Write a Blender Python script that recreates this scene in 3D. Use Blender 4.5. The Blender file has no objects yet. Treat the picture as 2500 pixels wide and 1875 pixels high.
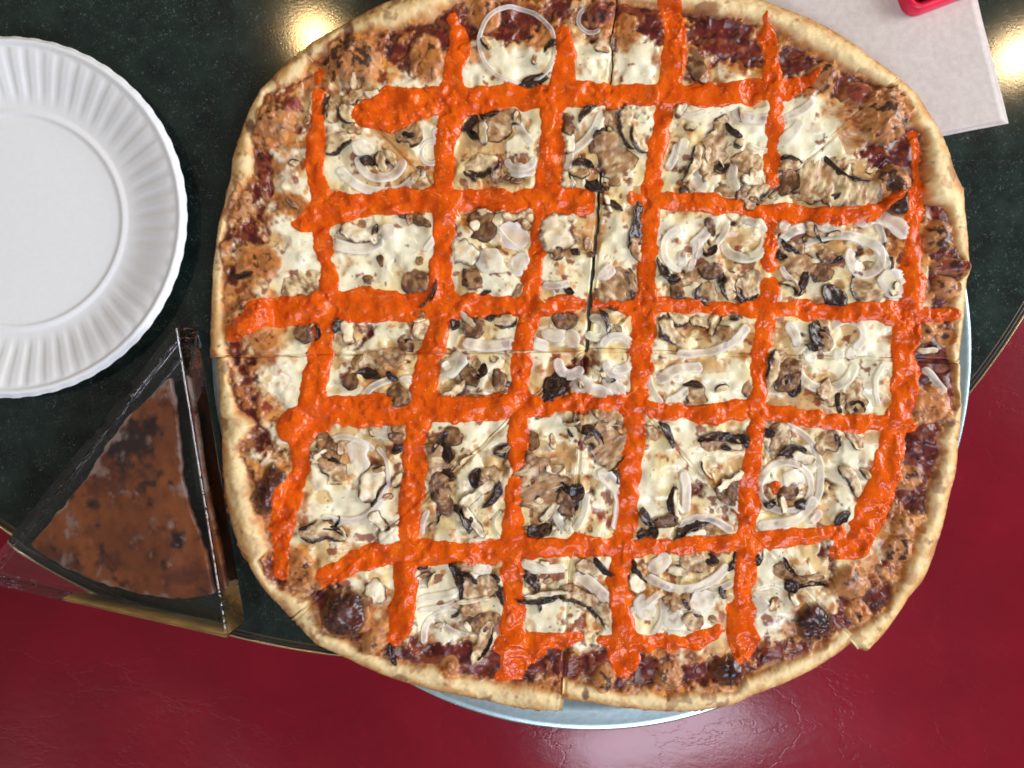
import bpy, math, random
import numpy as np
from mathutils import Vector

# ------------------------------------------------------------------ camera, world, lights
sc = bpy.context.scene
col = sc.collection
FPX, CAMZ = 1950.0, 0.5095            # focal length in photo pixels, height of the lens above the table
cam_d = bpy.data.cameras.new('camera'); cam = bpy.data.objects.new('camera', cam_d); col.objects.link(cam)
cam.location = (0, 0, CAMZ); cam_d.sensor_fit = 'HORIZONTAL'; cam_d.sensor_width = 36.0
cam_d.lens = 36.0*FPX/2500.0; cam_d.clip_start = 0.01; cam_d.clip_end = 50
sc.camera = cam
wd = bpy.data.worlds.new('World'); sc.world = wd; wd.use_nodes = True
wd.node_tree.nodes['Background'].inputs[0].default_value = (1.0, 0.93, 0.86, 1)
wd.node_tree.nodes['Background'].inputs[1].default_value = 0.21

def area(name, loc, target, sx, sy, power, color):
    l = bpy.data.lights.new(name, 'AREA'); l.shape = 'RECTANGLE'; l.size = sx; l.size_y = sy
    l.energy = power; l.color = color
    o = bpy.data.objects.new(name, l); col.objects.link(o); o.location = loc
    o.rotation_euler = (Vector(target)-Vector(loc)).to_track_quat('-Z', 'Y').to_euler()
    return o
def bulb(name, loc, power, color, r):
    l = bpy.data.lights.new(name, 'POINT'); l.energy = power; l.color = color; l.shadow_soft_size = r
    o = bpy.data.objects.new(name, l); col.objects.link(o); o.location = loc
area('front_window', (-1.30, -2.00, 1.35), (0.0, 0.0, 0.0), 1.7, 1.2, 6.5, (0.98, 0.98, 1.0))
area('front_window_pane', (0.48, -0.90, 1.22), (0.1, -0.1, 0.0), 0.75, 0.45, 15.0, (0.82, 0.84, 1.0))
sw = area('side_window', (1.95, 0.45, 0.85), (-0.12, 0.14, 0.0), 1.3, 0.9, 12.5, (0.93, 0.94, 1.0)); sw.data.spread = math.radians(80)
bulb('pendant_bulb', (-0.37, 0.655, 1.0), 7.0, (1.0, 0.66, 0.28), 0.026)
bulb('pendant_bulb', (0.96, 0.62, 1.0), 8.0, (1.0, 0.70, 0.36), 0.032)
sc.view_settings.view_transform = 'Standard'; sc.view_settings.look = 'None'
sc.view_settings.exposure = -0.22; sc.view_settings.gamma = 1.0
sc.cycles.sample_clamp_indirect = 6.0
sc.cycles.use_denoising = True
sc.cycles.filter_width = 1.8

# ------------------------------------------------------------------ helpers
rng = np.random.RandomState(7)
random.seed(7)
def W(px, py, z):
    s = (CAMZ - z)/FPX
    return ((px-1250.0)*s, (937.5-py)*s, z)
def lin(r, g, b):
    return tuple(((c/255.0)/12.92 if c/255.0 <= 0.04045 else ((c/255.0+0.055)/1.055)**2.4) for c in (r, g, b))
def L3(r, g, b): return np.array(lin(r, g, b))
def sstep(a, b, x):
    t = np.clip((x-a)/(b-a), 0, 1); return t*t*(3-2*t)
def mixc(a, b, t): return a*(1-t[..., None]) + b*t[..., None]
LAT = [np.random.RandomState(100+i).rand(128, 128)*2-1 for i in range(40)]
def vn(x, y, s, seed):
    g = LAT[seed % 40]; x = np.asarray(x)/s + seed*3.17; y = np.asarray(y)/s + seed*1.73
    xi = np.floor(x).astype(int); yi = np.floor(y).astype(int); fx = x-xi; fy = y-yi
    fx = fx*fx*fx*(fx*(fx*6-15)+10); fy = fy*fy*fy*(fy*(fy*6-15)+10)
    x0 = xi % 128; x1 = (xi+1) % 128; y0 = yi % 128; y1 = (yi+1) % 128
    return (g[x0, y0]*(1-fx)+g[x1, y0]*fx)*(1-fy) + (g[x0, y1]*(1-fx)+g[x1, y1]*fx)*fy
def fb(x, y, s, seed, o=3):
    v = 0; a = 1.0; n = 0
    for i in range(o):
        v = v + a*vn(x, y, s/2.03**i, seed+i); n += a; a *= 0.55
    return v/n*1.5
def mesh_np(name, V, F, mat, parent=None, colr=None, rough=None, normals=None, smooth=True):
    V = np.asarray(V, dtype=np.float32); me = bpy.data.meshes.new(name)
    F4 = np.asarray(F, dtype=np.int32)
    me.vertices.add(len(V)); me.vertices.foreach_set('co', V.ravel())
    n = F4.shape[1]
    me.loops.add(F4.size); me.loops.foreach_set('vertex_index', F4.ravel())
    me.polygons.add(len(F4)); me.polygons.foreach_set('loop_start', np.arange(0, F4.size, n, dtype=np.int32))
    me.update(calc_edges=True)
    if smooth: me.polygons.foreach_set('use_smooth', np.ones(len(F4), dtype=bool))
    if colr is not None:
        a = me.attributes.new('Col', 'FLOAT_COLOR', 'POINT')
        c4 = np.ones((len(V), 4), dtype=np.float32); c4[:, :3] = colr; a.data.foreach_set('color', c4.ravel())
    if rough is not None:
        a = me.attributes.new('Rough', 'FLOAT', 'POINT'); a.data.foreach_set('value', np.asarray(rough, dtype=np.float32))
    if normals is not None:
        me.normals_split_custom_set_from_vertices([tuple(v) for v in normals.tolist()])
    me.materials.append(mat)
    o = bpy.data.objects.new(name, me); col.objects.link(o)
    if parent: o.parent = parent
    return o
def compact(V, F, *attrs):
    u, inv = np.unique(F, return_inverse=True)
    return (V[u], inv.reshape(F.shape)) + tuple(None if a is None else a[u] for a in attrs)
def empty(name, loc, label, cat, group=None):
    o = bpy.data.objects.new(name, None); col.objects.link(o); o.location = loc; o.empty_display_size = 0.02
    tag(o, label, cat, group); return o
def tag(o, label, cat, group=None):
    o['label'] = label; o['category'] = cat
    if group: o['group'] = group
    return o
def lathe(prof, seg, fz=None):
    P = np.array(prof); th = np.arange(seg)*2*math.pi/seg
    R = P[:, 0][:, None]*np.ones(seg); Z = P[:, 1][:, None]*np.ones(seg)
    V = np.stack([R*np.cos(th), R*np.sin(th), Z], -1).reshape(-1, 3)
    i, j = np.meshgrid(np.arange(len(P)-1), np.arange(seg), indexing='ij'); j2 = (j+1) % seg
    F = np.stack([i*seg+j, (i+1)*seg+j, (i+1)*seg+j2, i*seg+j2], -1).reshape(-1, 4)[:, ::-1]
    return V, F

# ------------------------------------------------------------------ materials
def mat(name):
    m = bpy.data.materials.new(name); m.use_nodes = True; nt = m.node_tree
    return m, nt, nt.nodes['Principled BSDF']
def N(nt, t, **kw):
    n = nt.nodes.new(t)
    for k, v in kw.items(): setattr(n, k, v)
    return n
def noise(nt, co, scale, detail=4, rough=0.6):
    n = N(nt, 'ShaderNodeTexNoise'); n.inputs['Scale'].default_value = scale; n.inputs['Detail'].default_value = detail
    n.inputs['Roughness'].default_value = rough; nt.links.new(co, n.inputs['Vector']); return n
def ramp(nt, src, stops):
    r = N(nt, 'ShaderNodeValToRGB'); el = r.color_ramp.elements
    while len(el) < len(stops): el.new(0.5)
    for e, (p, c) in zip(el, stops):
        e.position = p; e.color = (*c, 1) if len(c) == 3 else c
    nt.links.new(src, r.inputs[0]); return r
def bump(nt, bs, src, strength, dist, prev=None):
    b = N(nt, 'ShaderNodeBump'); b.inputs['Strength'].default_value = strength; b.inputs['Distance'].default_value = dist
    nt.links.new(src, b.inputs['Height'])
    if prev: nt.links.new(prev.outputs[0], b.inputs['Normal'])
    nt.links.new(b.outputs[0], bs.inputs['Normal']); return b
def mul(nt, a, b, fac=1.0, mode='MULTIPLY'):
    m = N(nt, 'ShaderNodeMix', data_type='RGBA', blend_type=mode); m.inputs[0].default_value = fac
    nt.links.new(a, m.inputs[6]); nt.links.new(b, m.inputs[7]); return m.outputs[2]
def objco(nt): return N(nt, 'ShaderNodeTexCoord').outputs['Object']
def plain(name, c, rough=0.5, metal=0.0, nscale=60, var=0.12, bstr=0.0, bdist=0.001):
    m, nt, bs = mat(name); co = objco(nt); n = noise(nt, co, nscale)
    r = ramp(nt, n.outputs[0], [(0.3, tuple(v*(1-var) for v in c)), (0.7, tuple(min(1, v*(1+var)) for v in c))])
    nt.links.new(r.outputs[0], bs.inputs['Base Color']); bs.inputs['Roughness'].default_value = rough
    bs.inputs['Metallic'].default_value = metal
    if bstr: bump(nt, bs, n.outputs[0], bstr, bdist)
    return m

def food_mat(name, nscale, var, b1, b2, sss=0.0, coat=0.0):
    m, nt, bs = mat(name); co = N(nt, 'ShaderNodeNewGeometry').outputs['Position']
    a = N(nt, 'ShaderNodeAttribute', attribute_name='Col'); rr = N(nt, 'ShaderNodeAttribute', attribute_name='Rough')
    n = noise(nt, co, nscale, 5, 0.65)
    r = ramp(nt, n.outputs[0], [(0.28, (1-var,)*3), (0.72, (1+var,)*3)])
    nt.links.new(mul(nt, a.outputs['Color'], r.outputs[0]), bs.inputs['Base Color'])
    nt.links.new(rr.outputs['Fac'], bs.inputs['Roughness'])
    n2 = noise(nt, co, nscale*0.3, 3)
    bb = bump(nt, bs, n2.outputs[0], b2, 0.0015)
    bump(nt, bs, n.outputs[0], b1, 0.0006, bb)
    if sss:
        bs.inputs['Subsurface Weight'].default_value = sss
        bs.inputs['Subsurface Radius'].default_value = (0.004, 0.003, 0.002); bs.inputs['Subsurface Scale'].default_value = 0.6
    if coat:
        bs.inputs['Coat Weight'].default_value = coat; bs.inputs['Coat Roughness'].default_value = 0.18
    return m
M_body = food_mat('baked_pizza', 800, 0.08, 0.10, 0.06)
M_mush = food_mat('mushroom', 1000, 0.14, 0.25, 0.2)

def onion_mat():
    m, nt, bs = mat('onion'); co = N(nt, 'ShaderNodeNewGeometry').outputs['Position']
    info = N(nt, 'ShaderNodeObjectInfo')
    r = ramp(nt, info.outputs['Random'], [(0.0, lin(253, 251, 236)), (0.5, lin(252, 249, 238)), (0.85, lin(251, 243, 236)), (1.0, lin(246, 248, 224))])
    n = noise(nt, co, 500, 4)
    r2 = ramp(nt, n.outputs[0], [(0.3, (0.93, 0.92, 0.90)), (0.7, (1.03, 1.03, 1.03))])
    nt.links.new(mul(nt, r.outputs[0], r2.outputs[0]), bs.inputs['Base Color'])
    bs.inputs['Roughness'].default_value = 0.22; bs.inputs['IOR'].default_value = 1.42
    bs.inputs['Transmission Weight'].default_value = 0.0
    at = N(nt, 'ShaderNodeAttribute', attribute_name='Across'); al = ramp(nt, at.outputs['Fac'], [(0.3, (0.36,)*3), (1.0, (0.80,)*3)]); nt.links.new(al.outputs[0], bs.inputs['Alpha'])
    bump(nt, bs, n.outputs[0], 0.1, 0.0006)
    return m
M_onion = onion_mat()

def sauce_mat():
    m, nt, bs = mat('hot_sauce'); co = N(nt, 'ShaderNodeNewGeometry').outputs['Position']
    n = noise(nt, co, 110, 5, 0.7); n2 = noise(nt, co, 800, 3, 0.7)
    r = ramp(nt, n.outputs[0], [(0.25, lin(198, 66, 3)), (0.5, lin(222, 88, 5)), (0.75, lin(238, 112, 12))])
    v = N(nt, 'ShaderNodeTexVoronoi'); v.inputs['Scale'].default_value = 190; nt.links.new(co, v.inputs['Vector'])
    sp = ramp(nt, v.outputs['Distance'], [(0.03, (0.06, 0.04, 0.03)), (0.075, (1, 1, 1))])
    wn = N(nt, 'ShaderNodeTexWhiteNoise'); nt.links.new(v.outputs['Color'], wn.inputs['Vector'])
    keep = ramp(nt, wn.outputs['Value'], [(0.88, (0, 0, 0)), (0.90, (1, 1, 1))])
    mx = N(nt, 'ShaderNodeMix', data_type='RGBA', blend_type='MULTIPLY')
    nt.links.new(keep.outputs[0], mx.inputs[0]); nt.links.new(r.outputs[0], mx.inputs[6]); nt.links.new(sp.outputs[0], mx.inputs[7])
    r2 = ramp(nt, n2.outputs[0], [(0.3, (0.88,)*3), (0.7, (1.1,)*3)])
    nt.links.new(mul(nt, mx.outputs[2], r2.outputs[0]), bs.inputs['Base Color'])
    bs.inputs['Roughness'].default_value = 0.13; bs.inputs['Specular IOR Level'].default_value = 0.36
    n3 = noise(nt, co, 470, 2, 0.6)
    b0 = bump(nt, bs, n3.outputs[0], 0.42, 0.0010); bump(nt, bs, n2.outputs[0], 0.16, 0.0004, b0)
    return m
M_sauce = sauce_mat()

def granite():
    m, nt, bs = mat('dark_granite_laminate'); co = objco(nt)
    n = noise(nt, co, 55, 4); base = ramp(nt, n.outputs[0], [(0.3, lin(20, 27, 26)), (0.55, lin(30, 44, 40)), (0.8, lin(42, 55, 50))])
    v = N(nt, 'ShaderNodeTexVoronoi'); v.inputs['Scale'].default_value = 430; v.inputs['Randomness'].default_value = 1.0
    dn = noise(nt, co, 300, 3); dm = mul(nt, co, dn.outputs['Color'], 0.02, 'ADD'); nt.links.new(dm, v.inputs['Vector'])
    spd = ramp(nt, v.outputs['Distance'], [(0.16, (1, 1, 1)), (0.42, (0, 0, 0))])
    wn = N(nt, 'ShaderNodeTexWhiteNoise'); nt.links.new(v.outputs['Color'], wn.inputs['Vector'])
    keep = ramp(nt, wn.outputs['Value'], [(0.45, (0, 0, 0)), (0.95, (0.55, 0.60, 0.58)), (1.0, (1, 1, 1))])
    pt = noise(nt, co, 120, 2); ptr = ramp(nt, pt.outputs[0], [(0.38, (0.15,)*3), (0.62, (1,)*3)])
    f = mul(nt, mul(nt, spd.outputs[0], keep.outputs[0]), ptr.outputs[0])
    mx = N(nt, 'ShaderNodeMix', data_type='RGBA'); nt.links.new(f, mx.inputs[0]); nt.links.new(base.outputs[0], mx.inputs[6])
    mx.inputs[7].default_value = (*lin(138, 150, 144), 1)
    nt.links.new(mx.outputs[2], bs.inputs['Base Color']); bs.inputs['Roughness'].default_value = 0.10
    nb = noise(nt, co, 700, 3); bump(nt, bs, nb.outputs[0], 0.06, 0.0004)
    return m
M_table = granite()
M_brass = plain('brass', (0.66, 0.55, 0.36), 0.26, 1.0, 90, 0.15, 0.1)
M_black = plain('black_edging', (0.012, 0.012, 0.012), 0.35, 0, 200, 0.3)
M_steel = plain('bright_edging', (0.62, 0.60, 0.55), 0.3, 1.0, 150, 0.15)
M_alu = plain('brushed_aluminium', lin(176, 198, 200), 0.34, 1.0, 240, 0.10, 0.06)
M_pink = plain('pink_rubber', lin(236, 32, 78), 0.38, 0, 80, 0.06)
M_glossblack = plain('black_screen', (0.006, 0.006, 0.008), 0.12, 0, 50, 0.1)

def vinyl():
    m, nt, bs = mat('red_vinyl'); co = objco(nt)
    n = noise(nt, co, 9, 4); r = ramp(nt, n.outputs[0], [(0.3, lin(118, 4, 27)), (0.7, lin(138, 8, 35))])
    nt.links.new(r.outputs[0], bs.inputs['Base Color']); bs.inputs['Roughness'].default_value = 0.19; bs.inputs['Specular IOR Level'].default_value = 0.5
    mp = N(nt, 'ShaderNodeMapping'); mp.inputs['Rotation'].default_value = (0, 0, 0.5); mp.inputs['Scale'].default_value = (1.0, 1.7, 1.0)
    nt.links.new(co, mp.inputs['Vector'])
    wn = noise(nt, mp.outputs[0], 11, 5); wm = mul(nt, mp.outputs[0], wn.outputs['Color'], 0.22, 'ADD')
    v = N(nt, 'ShaderNodeTexVoronoi', feature='DISTANCE_TO_EDGE'); v.inputs['Scale'].default_value = 9; nt.links.new(wm, v.inputs['Vector'])
    cr = ramp(nt, v.outputs['Distance'], [(0.0, (0,)*3), (0.035, (1,)*3)])
    g = noise(nt, co, 420, 4, 0.7); g2 = noise(nt, mp.outputs[0], 60, 4)
    b0 = bump(nt, bs, cr.outputs[0], 0.07, 0.0010); b1 = bump(nt, bs, g2.outputs[0], 0.06, 0.003, b0); bump(nt, bs, g.outputs[0], 0.10, 0.0005, b1)
    return m
M_vinyl = vinyl()

def paper_plate_mat():
    m, nt, bs = mat('coated_paper'); co = objco(nt); n = noise(nt, co, 400, 3)
    r = ramp(nt, n.outputs[0], [(0.3, lin(236, 242, 245)), (0.7, lin(240, 246, 249))])
    nt.links.new(r.outputs[0], bs.inputs['Base Color']); bs.inputs['Roughness'].default_value = 0.42
    bump(nt, bs, n.outputs[0], 0.03, 0.0004); return m
M_plate = paper_plate_mat()
def napkin_mat():
    m, nt, bs = mat('napkin_paper'); co = objco(nt)
    n = noise(nt, co, 260, 4); r = ramp(nt, n.outputs[0], [(0.3, lin(196, 188, 182)), (0.7, lin(212, 205, 200))])
    nt.links.new(r.outputs[0], bs.inputs['Base Color']); bs.inputs['Roughness'].default_value = 0.9
    v = N(nt, 'ShaderNodeTexVoronoi'); v.inputs['Scale'].default_value = 620; v.inputs['Randomness'].default_value = 0.05
    mp = N(nt, 'ShaderNodeMapping'); mp.inputs['Rotation'].default_value = (0, 0, 0.6); nt.links.new(co, mp.inputs['Vector'])
    nt.links.new(mp.outputs[0], v.inputs['Vector'])
    b0 = bump(nt, bs, v.outputs['Distance'], 0.16, 0.0006); n2 = noise(nt, co, 22, 3); bump(nt, bs, n2.outputs[0], 0.18, 0.004, b0)
    return m
M_napkin = napkin_mat()
def acrylic():
    m, nt, bs = mat('clear_acrylic')
    bs.inputs['Base Color'].default_value = (0.93, 0.93, 0.93, 1); bs.inputs['Roughness'].default_value = 0.015
    bs.inputs['IOR'].default_value = 1.49; bs.inputs['Transmission Weight'].default_value = 1.0
    co = objco(nt); n = noise(nt, co, 26, 3); bump(nt, bs, n.outputs[0], 0.06, 0.004)
    return m
M_acrylic = acrylic()
def cut_acrylic():
    m, nt, bs = mat('saw_cut_acrylic')
    bs.inputs['Base Color'].default_value = (0.95, 0.95, 0.97, 1); bs.inputs['Roughness'].default_value = 0.07
    bs.inputs['IOR'].default_value = 1.49; bs.inputs['Transmission Weight'].default_value = 1.0
    co = objco(nt); mp = N(nt, 'ShaderNodeMapping'); mp.inputs['Scale'].default_value = (1, 1, 0.35); nt.links.new(co, mp.inputs['Vector'])
    n = noise(nt, mp.outputs[0], 70, 3); bump(nt, bs, n.outputs[0], 0.5, 0.004)
    return m
M_cut = cut_acrylic()

# ------------------------------------------------------------------ setting: seat, floor
def seat():
    xs = np.linspace(-1.0, 1.1, 240); ys = np.linspace(-0.95, 0.21, 150)
    X, Y = np.meshgrid(xs, ys, indexing='ij')
    d = X*0.80 - Y*0.60 - 0.75          # beyond the front corner of the cushion
    Z = -0.285 - 0.20*sstep(0.0, 0.10, d) + 0.003*fb(X*1000, Y*1000, 260, 3, 2)
    Z += 0.012*np.exp(-((X-0.10)**2/0.05 + (Y+0.36)**2/0.02))
    V = np.stack([X, Y, Z], -1).reshape(-1, 3); a, b = X.shape
    i, j = np.meshgrid(np.arange(a-1), np.arange(b-1), indexing='ij')
    F = np.stack([i*b+j, (i+1)*b+j, (i+1)*b+j+1, i*b+j+1], -1).reshape(-1, 4)
    o = mesh_np('booth_seat', V, F, M_vinyl)
    so = o.modifiers.new('thick', 'SOLIDIFY'); so.thickness = 0.06; so.offset = -1
    tag(o, 'glossy dark red vinyl booth seat cushion below the table edge', 'seat')
seat()
fl = mesh_np('floor', [(-3, -3, -0.74), (3, -3, -0.74), (3, 3, -0.74), (-3, 3, -0.74)], [(0, 1, 2, 3)],
             plain('dark_floor', (0.02, 0.016, 0.015), 0.5)); fl['kind'] = 'structure'

# ------------------------------------------------------------------ table
TC = W(1009, -136, 0.0); TR = 1749*CAMZ/FPX
tb = empty('table', (TC[0], TC[1], -0.74), 'round dark speckled granite-look table with metal trimmed edge', 'table')
def tpart(name, prof, seg, m):
    V, F = lathe(prof, seg); V[:, 2] += 0.74
    return mesh_np(name, V, F, m, tb)
o = tpart('table_top', [(0.0001, 0.0), (TR*0.5, 0.0), (TR-0.0062, 0.0), (TR-0.0062, -0.03), (0.0001, -0.03)], 360, M_table)
o.data.polygons.foreach_set('use_smooth', np.zeros(len(o.data.polygons), dtype=bool))
tpart('inlay_ring', [(TR-0.0062, -0.004), (TR-0.0062, 0.0001), (TR-0.0057, 0.0001), (TR-0.0052, -0.0001), (TR-0.0052, -0.004)], 360, plain('dull_edging', (0.12, 0.10, 0.07), 0.4, 0.8))
tpart('edge_strip', [(TR-0.0052, -0.004), (TR-0.0052, -0.0002), (TR-0.0018, -0.0006), (TR-0.0018, -0.004)], 360, M_black)
tpart('edge_band', [(TR-0.0018, -0.033), (TR-0.0018, -0.0002), (TR-0.0010, 0.0002), (TR-0.0003, -0.0004), (TR, -0.002),
                    (TR+0.0012, -0.010), (TR, -0.018), (TR+0.0012, -0.024), (TR-0.0003, -0.033), (TR-0.0018, -0.033)], 360, M_brass)
tpart('pedestal', [(0.0001, -0.03), (0.045, -0.032), (0.04, -0.6), (0.05, -0.68), (0.22, -0.72), (0.24, -0.74)], 48, M_black)

# ------------------------------------------------------------------ paper plate
PR = 445*(CAMZ-0.016)/FPX
pc = W(20, 531, 0.010)
def plate():
    NF = 58; seg = NF*14; rr = np.concatenate([[0.0004, 0.001, 0.003, 0.012], np.linspace(0.05, 0.57, 12), np.linspace(0.585, 0.64, 10), np.linspace(0.655, 0.935, 22), np.linspace(0.945, 1.0, 10)])
    th = np.arange(seg)*2*math.pi/seg
    R, T = np.meshgrid(rr, th, indexing='ij')
    wob = 0.010*np.sin(NF*T*0.5+1.3)*0.15
    Z = 0.0012 + 0.0014*sstep(0.580, 0.602, R) - 0.0007*sstep(0.606, 0.64, R) + 0.0115*sstep(0.62, 0.97, R)**1.1
    f = sstep(0.64, 0.76, R)*(1-sstep(0.925, 0.95, R))
    tw = np.abs(((NF*T/(2*math.pi)) % 1.0)*2-1)           # pleats: sharp folds
    Z += f*0.00065*(sstep(0.12, 0.72, tw)-0.5)*(0.85+0.3*vn(T*60, R*3, 3.0, 4))
    Z += (0.0016*sstep(0.945, 0.965, R) - 0.0030*sstep(0.975, 1.0, R))
    Ro = R*(1 + 0.0035*(sstep(0.2, 0.8, tw)-0.5)*sstep(0.955, 1.0, R)) + 0.002*np.sin(3*T)*R
    V = np.stack([Ro*PR*np.cos(T), Ro*PR*np.sin(T), Z], -1).reshape(-1, 3)
    i, j = np.meshgrid(np.arange(len(rr)-1), np.arange(seg), indexing='ij'); j2 = (j+1) % seg
    F = np.stack([i*seg+j, (i+1)*seg+j, (i+1)*seg+j2, i*seg+j2], -1).reshape(-1, 4)
    rowb = np.repeat(rr[:-1], seg)
    p = empty('paper_plate', (pc[0], pc[1], 0.0), 'white fluted paper plate lying empty on the dark table', 'plate')
    G = V.reshape(len(rr), seg, 3); gr = np.gradient(G, axis=0); gt = np.roll(G, -1, 1)-np.roll(G, 1, 1); NP = np.cross(gr, gt); NP /= np.linalg.norm(NP, axis=-1, keepdims=True)+1e-12; NP[0] = (0, 0, 1); NP = NP.reshape(-1, 3)
    Vu = V-np.array([0, 0, .0006]); mesh_np('underside', Vu, F[:, ::-1], M_plate, p)
    def sub(name, msk):
        v, f2, nv = compact(V, F[msk], NP); mesh_np(name, v, f2, M_plate, p, normals=nv)
    sub('well', rowb < 0.64); sub('fluted_rim', rowb >= 0.64)
plate()

# ------------------------------------------------------------------ napkin and phone
def slab(name, pts, z0, z1, m, parent, sub=0):
    n = len(pts); V = [W(x, y, 0.0)[:2]+(z0,) for x, y in pts] + [W(x, y, 0.0)[:2]+(z1,) for x, y in pts]
    me = bpy.data.meshes.new(name)
    F = [tuple(range(n))[::-1] if False else tuple(range(n)), tuple(range(n, 2*n))[::-1]] + [(i, n+i, n+(i+1) % n, (i+1) % n) for i in range(n)]
    me.from_pydata(V, [], F); me.update()
    import bmesh
    bm = bmesh.new(); bm.from_mesh(me); bmesh.ops.recalc_face_normals(bm, faces=bm.faces); bm.to_mesh(me); bm.free()
    me.materials.append(m); o = bpy.data.objects.new(name, me); col.objects.link(o)
    if parent: o.parent = parent
    return o
nk = empty('napkin', (0, 0, 0), 'folded grey-beige paper napkin lying under the edge of the pizza pan', 'napkin')
def napkin_layer(dx, dy, z, seed, wav):
    br = np.array([2463.0+dx, 299.0+dy]); ux = np.array([-560.0, 115.0]); uy = np.array([-105.0, -418.0])
    n = 60; a, b = np.meshgrid(np.linspace(0, 1, n), np.linspace(0, 1, n), indexing='ij')
    px = br[0]+a*ux[0]+b*uy[0]; py = br[1]+a*ux[1]+b*uy[1]
    edge = np.exp(-a*30)+np.exp(-b*30)
    px = px + 3*fb(b*400, a*0+3, 120, seed, 2)*np.exp(-a*30); py = py + 3*fb(a*400, b*0, 120, seed+2, 2)*np.exp(-b*30)
    zz = z + 0.00012*fb(px, py, 130, seed, 2) + wav*edge*(0.4+0.6*fb(px, py, 160, seed+4, 2))
    s = CAMZ/FPX
    T = np.stack([(px-1250)*s, (937.5-py)*s, np.maximum(zz, z*0.9)], -1).reshape(-1, 3)
    i, j = np.meshgrid(np.arange(n-1), np.arange(n-1), indexing='ij')
    F = np.stack([i*n+j, (i+1)*n+j, (i+1)*n+j+1, i*n+j+1], -1).reshape(-1, 4)
    o = mesh_np('paper_layer', T, F, M_napkin, nk)
    so = o.modifiers.new('thick', 'SOLIDIFY'); so.thickness = 0.00028; so.offset = 0
napkin_layer(0, 0, 0.0004, 5, 0.0002); napkin_layer(-13, -1, 0.0010, 8, 0.0004); napkin_layer(-17, -3, 0.0017, 11, 0.0006)

def rrect(c, d1, d2, a0, a1, b0, b1, r, n=8):
    out = []
    for (ca, cb, s) in ((a0+r, b0+r, 180), (a1-r, b0+r, 270), (a1-r, b1-r, 0), (a0+r, b1-r, 90)):
        for i in range(n+1):
            t = math.radians(s+90*i/n); a = ca+r*math.cos(t); b = cb+r*math.sin(t)
            out.append((c[0]+a*d1[0]+b*d2[0], c[1]+a*d1[1]+b*d2[1]))
    return out
ph = empty('phone', W(2300, -200, 0.0), 'corner of a phone in a hot pink rubber case lying on the napkin', 'phone')
ph.location = (0, 0, 0)
C = (2222, 40); D1 = (0.935, -0.355); D2 = (-0.355, -0.935)
def ring_solid(name, outer, inner, z0, z1, m, parent):
    n = len(outer); k = 6; V = []
    prof = [(0.0, 0.0), (0.0, 0.55), (0.12, 0.85), (0.35, 1.0), (0.65, 1.0), (0.88, 0.85), (1.0, 0.6), (1.0, 0.0)]
    for (t, h) in prof:
        for o, i in zip(outer, inner):
            z = z0+(z1-z0)*h; p = W(o[0]+(i[0]-o[0])*t, o[1]+(i[1]-o[1])*t, 0.008); V.append((p[0], p[1], z))
    F = []
    for a in range(len(prof)-1):
        for b in range(n): F.append((a*n+b, a*n+(b+1) % n, (a+1)*n+(b+1) % n, (a+1)*n+b))
    return mesh_np(name, V, F, m, parent)
OUT = rrect(C, D1, D2, 0, 290, 0, 570, 34); INN = rrect(C, D1, D2, 20, 270, 20, 550, 16)
ring_solid('case_rim', OUT, INN, 0.0023, 0.0115, M_pink, ph)
slab('case_back', rrect(C, D1, D2, 3, 287, 3, 567, 32), 0.0021, 0.0035, M_pink, ph)
slab('screen', rrect(C, D1, D2, 19, 271, 19, 551, 16), 0.0036, 0.0100, M_glossblack, ph)

# ------------------------------------------------------------------ pizza pan
PANC = W(1445, 855, 0.010); PANR = 932*(CAMZ-0.010)/FPX
pan = empty('pizza_pan', (PANC[0], PANC[1], 0.0022), 'round brushed aluminium pizza pan under the large pizza', 'pan')
zz = lambda v: v-0.0022
V, F = lathe([(0.0001, zz(.0034)), (PANR*.5, zz(.0034)), (PANR-.030, zz(.0036)), (PANR-.030, zz(.0026)), (PANR*.5, zz(.0024)), (0.0001, zz(.0024))], 256)
mesh_np('base', V, F, M_alu, pan)
V, F = lathe([(PANR-.030, zz(.0026)), (PANR-.030, zz(.0037)), (PANR-.026, zz(.0042)), (PANR-.016, zz(.0072)), (PANR-.012, zz(.0078)), (PANR-.004, zz(.0082)), (PANR-.0015, zz(.0088)), (PANR-.0004, zz(.0082)),
              (PANR, zz(.0072)), (PANR-.0008, zz(.0062)), (PANR-.012, zz(.0066)), (PANR-.017, zz(.0060)), (PANR-.028, zz(.0026))], 256)
mesh_np('rim', V, F, M_alu, pan)

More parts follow.
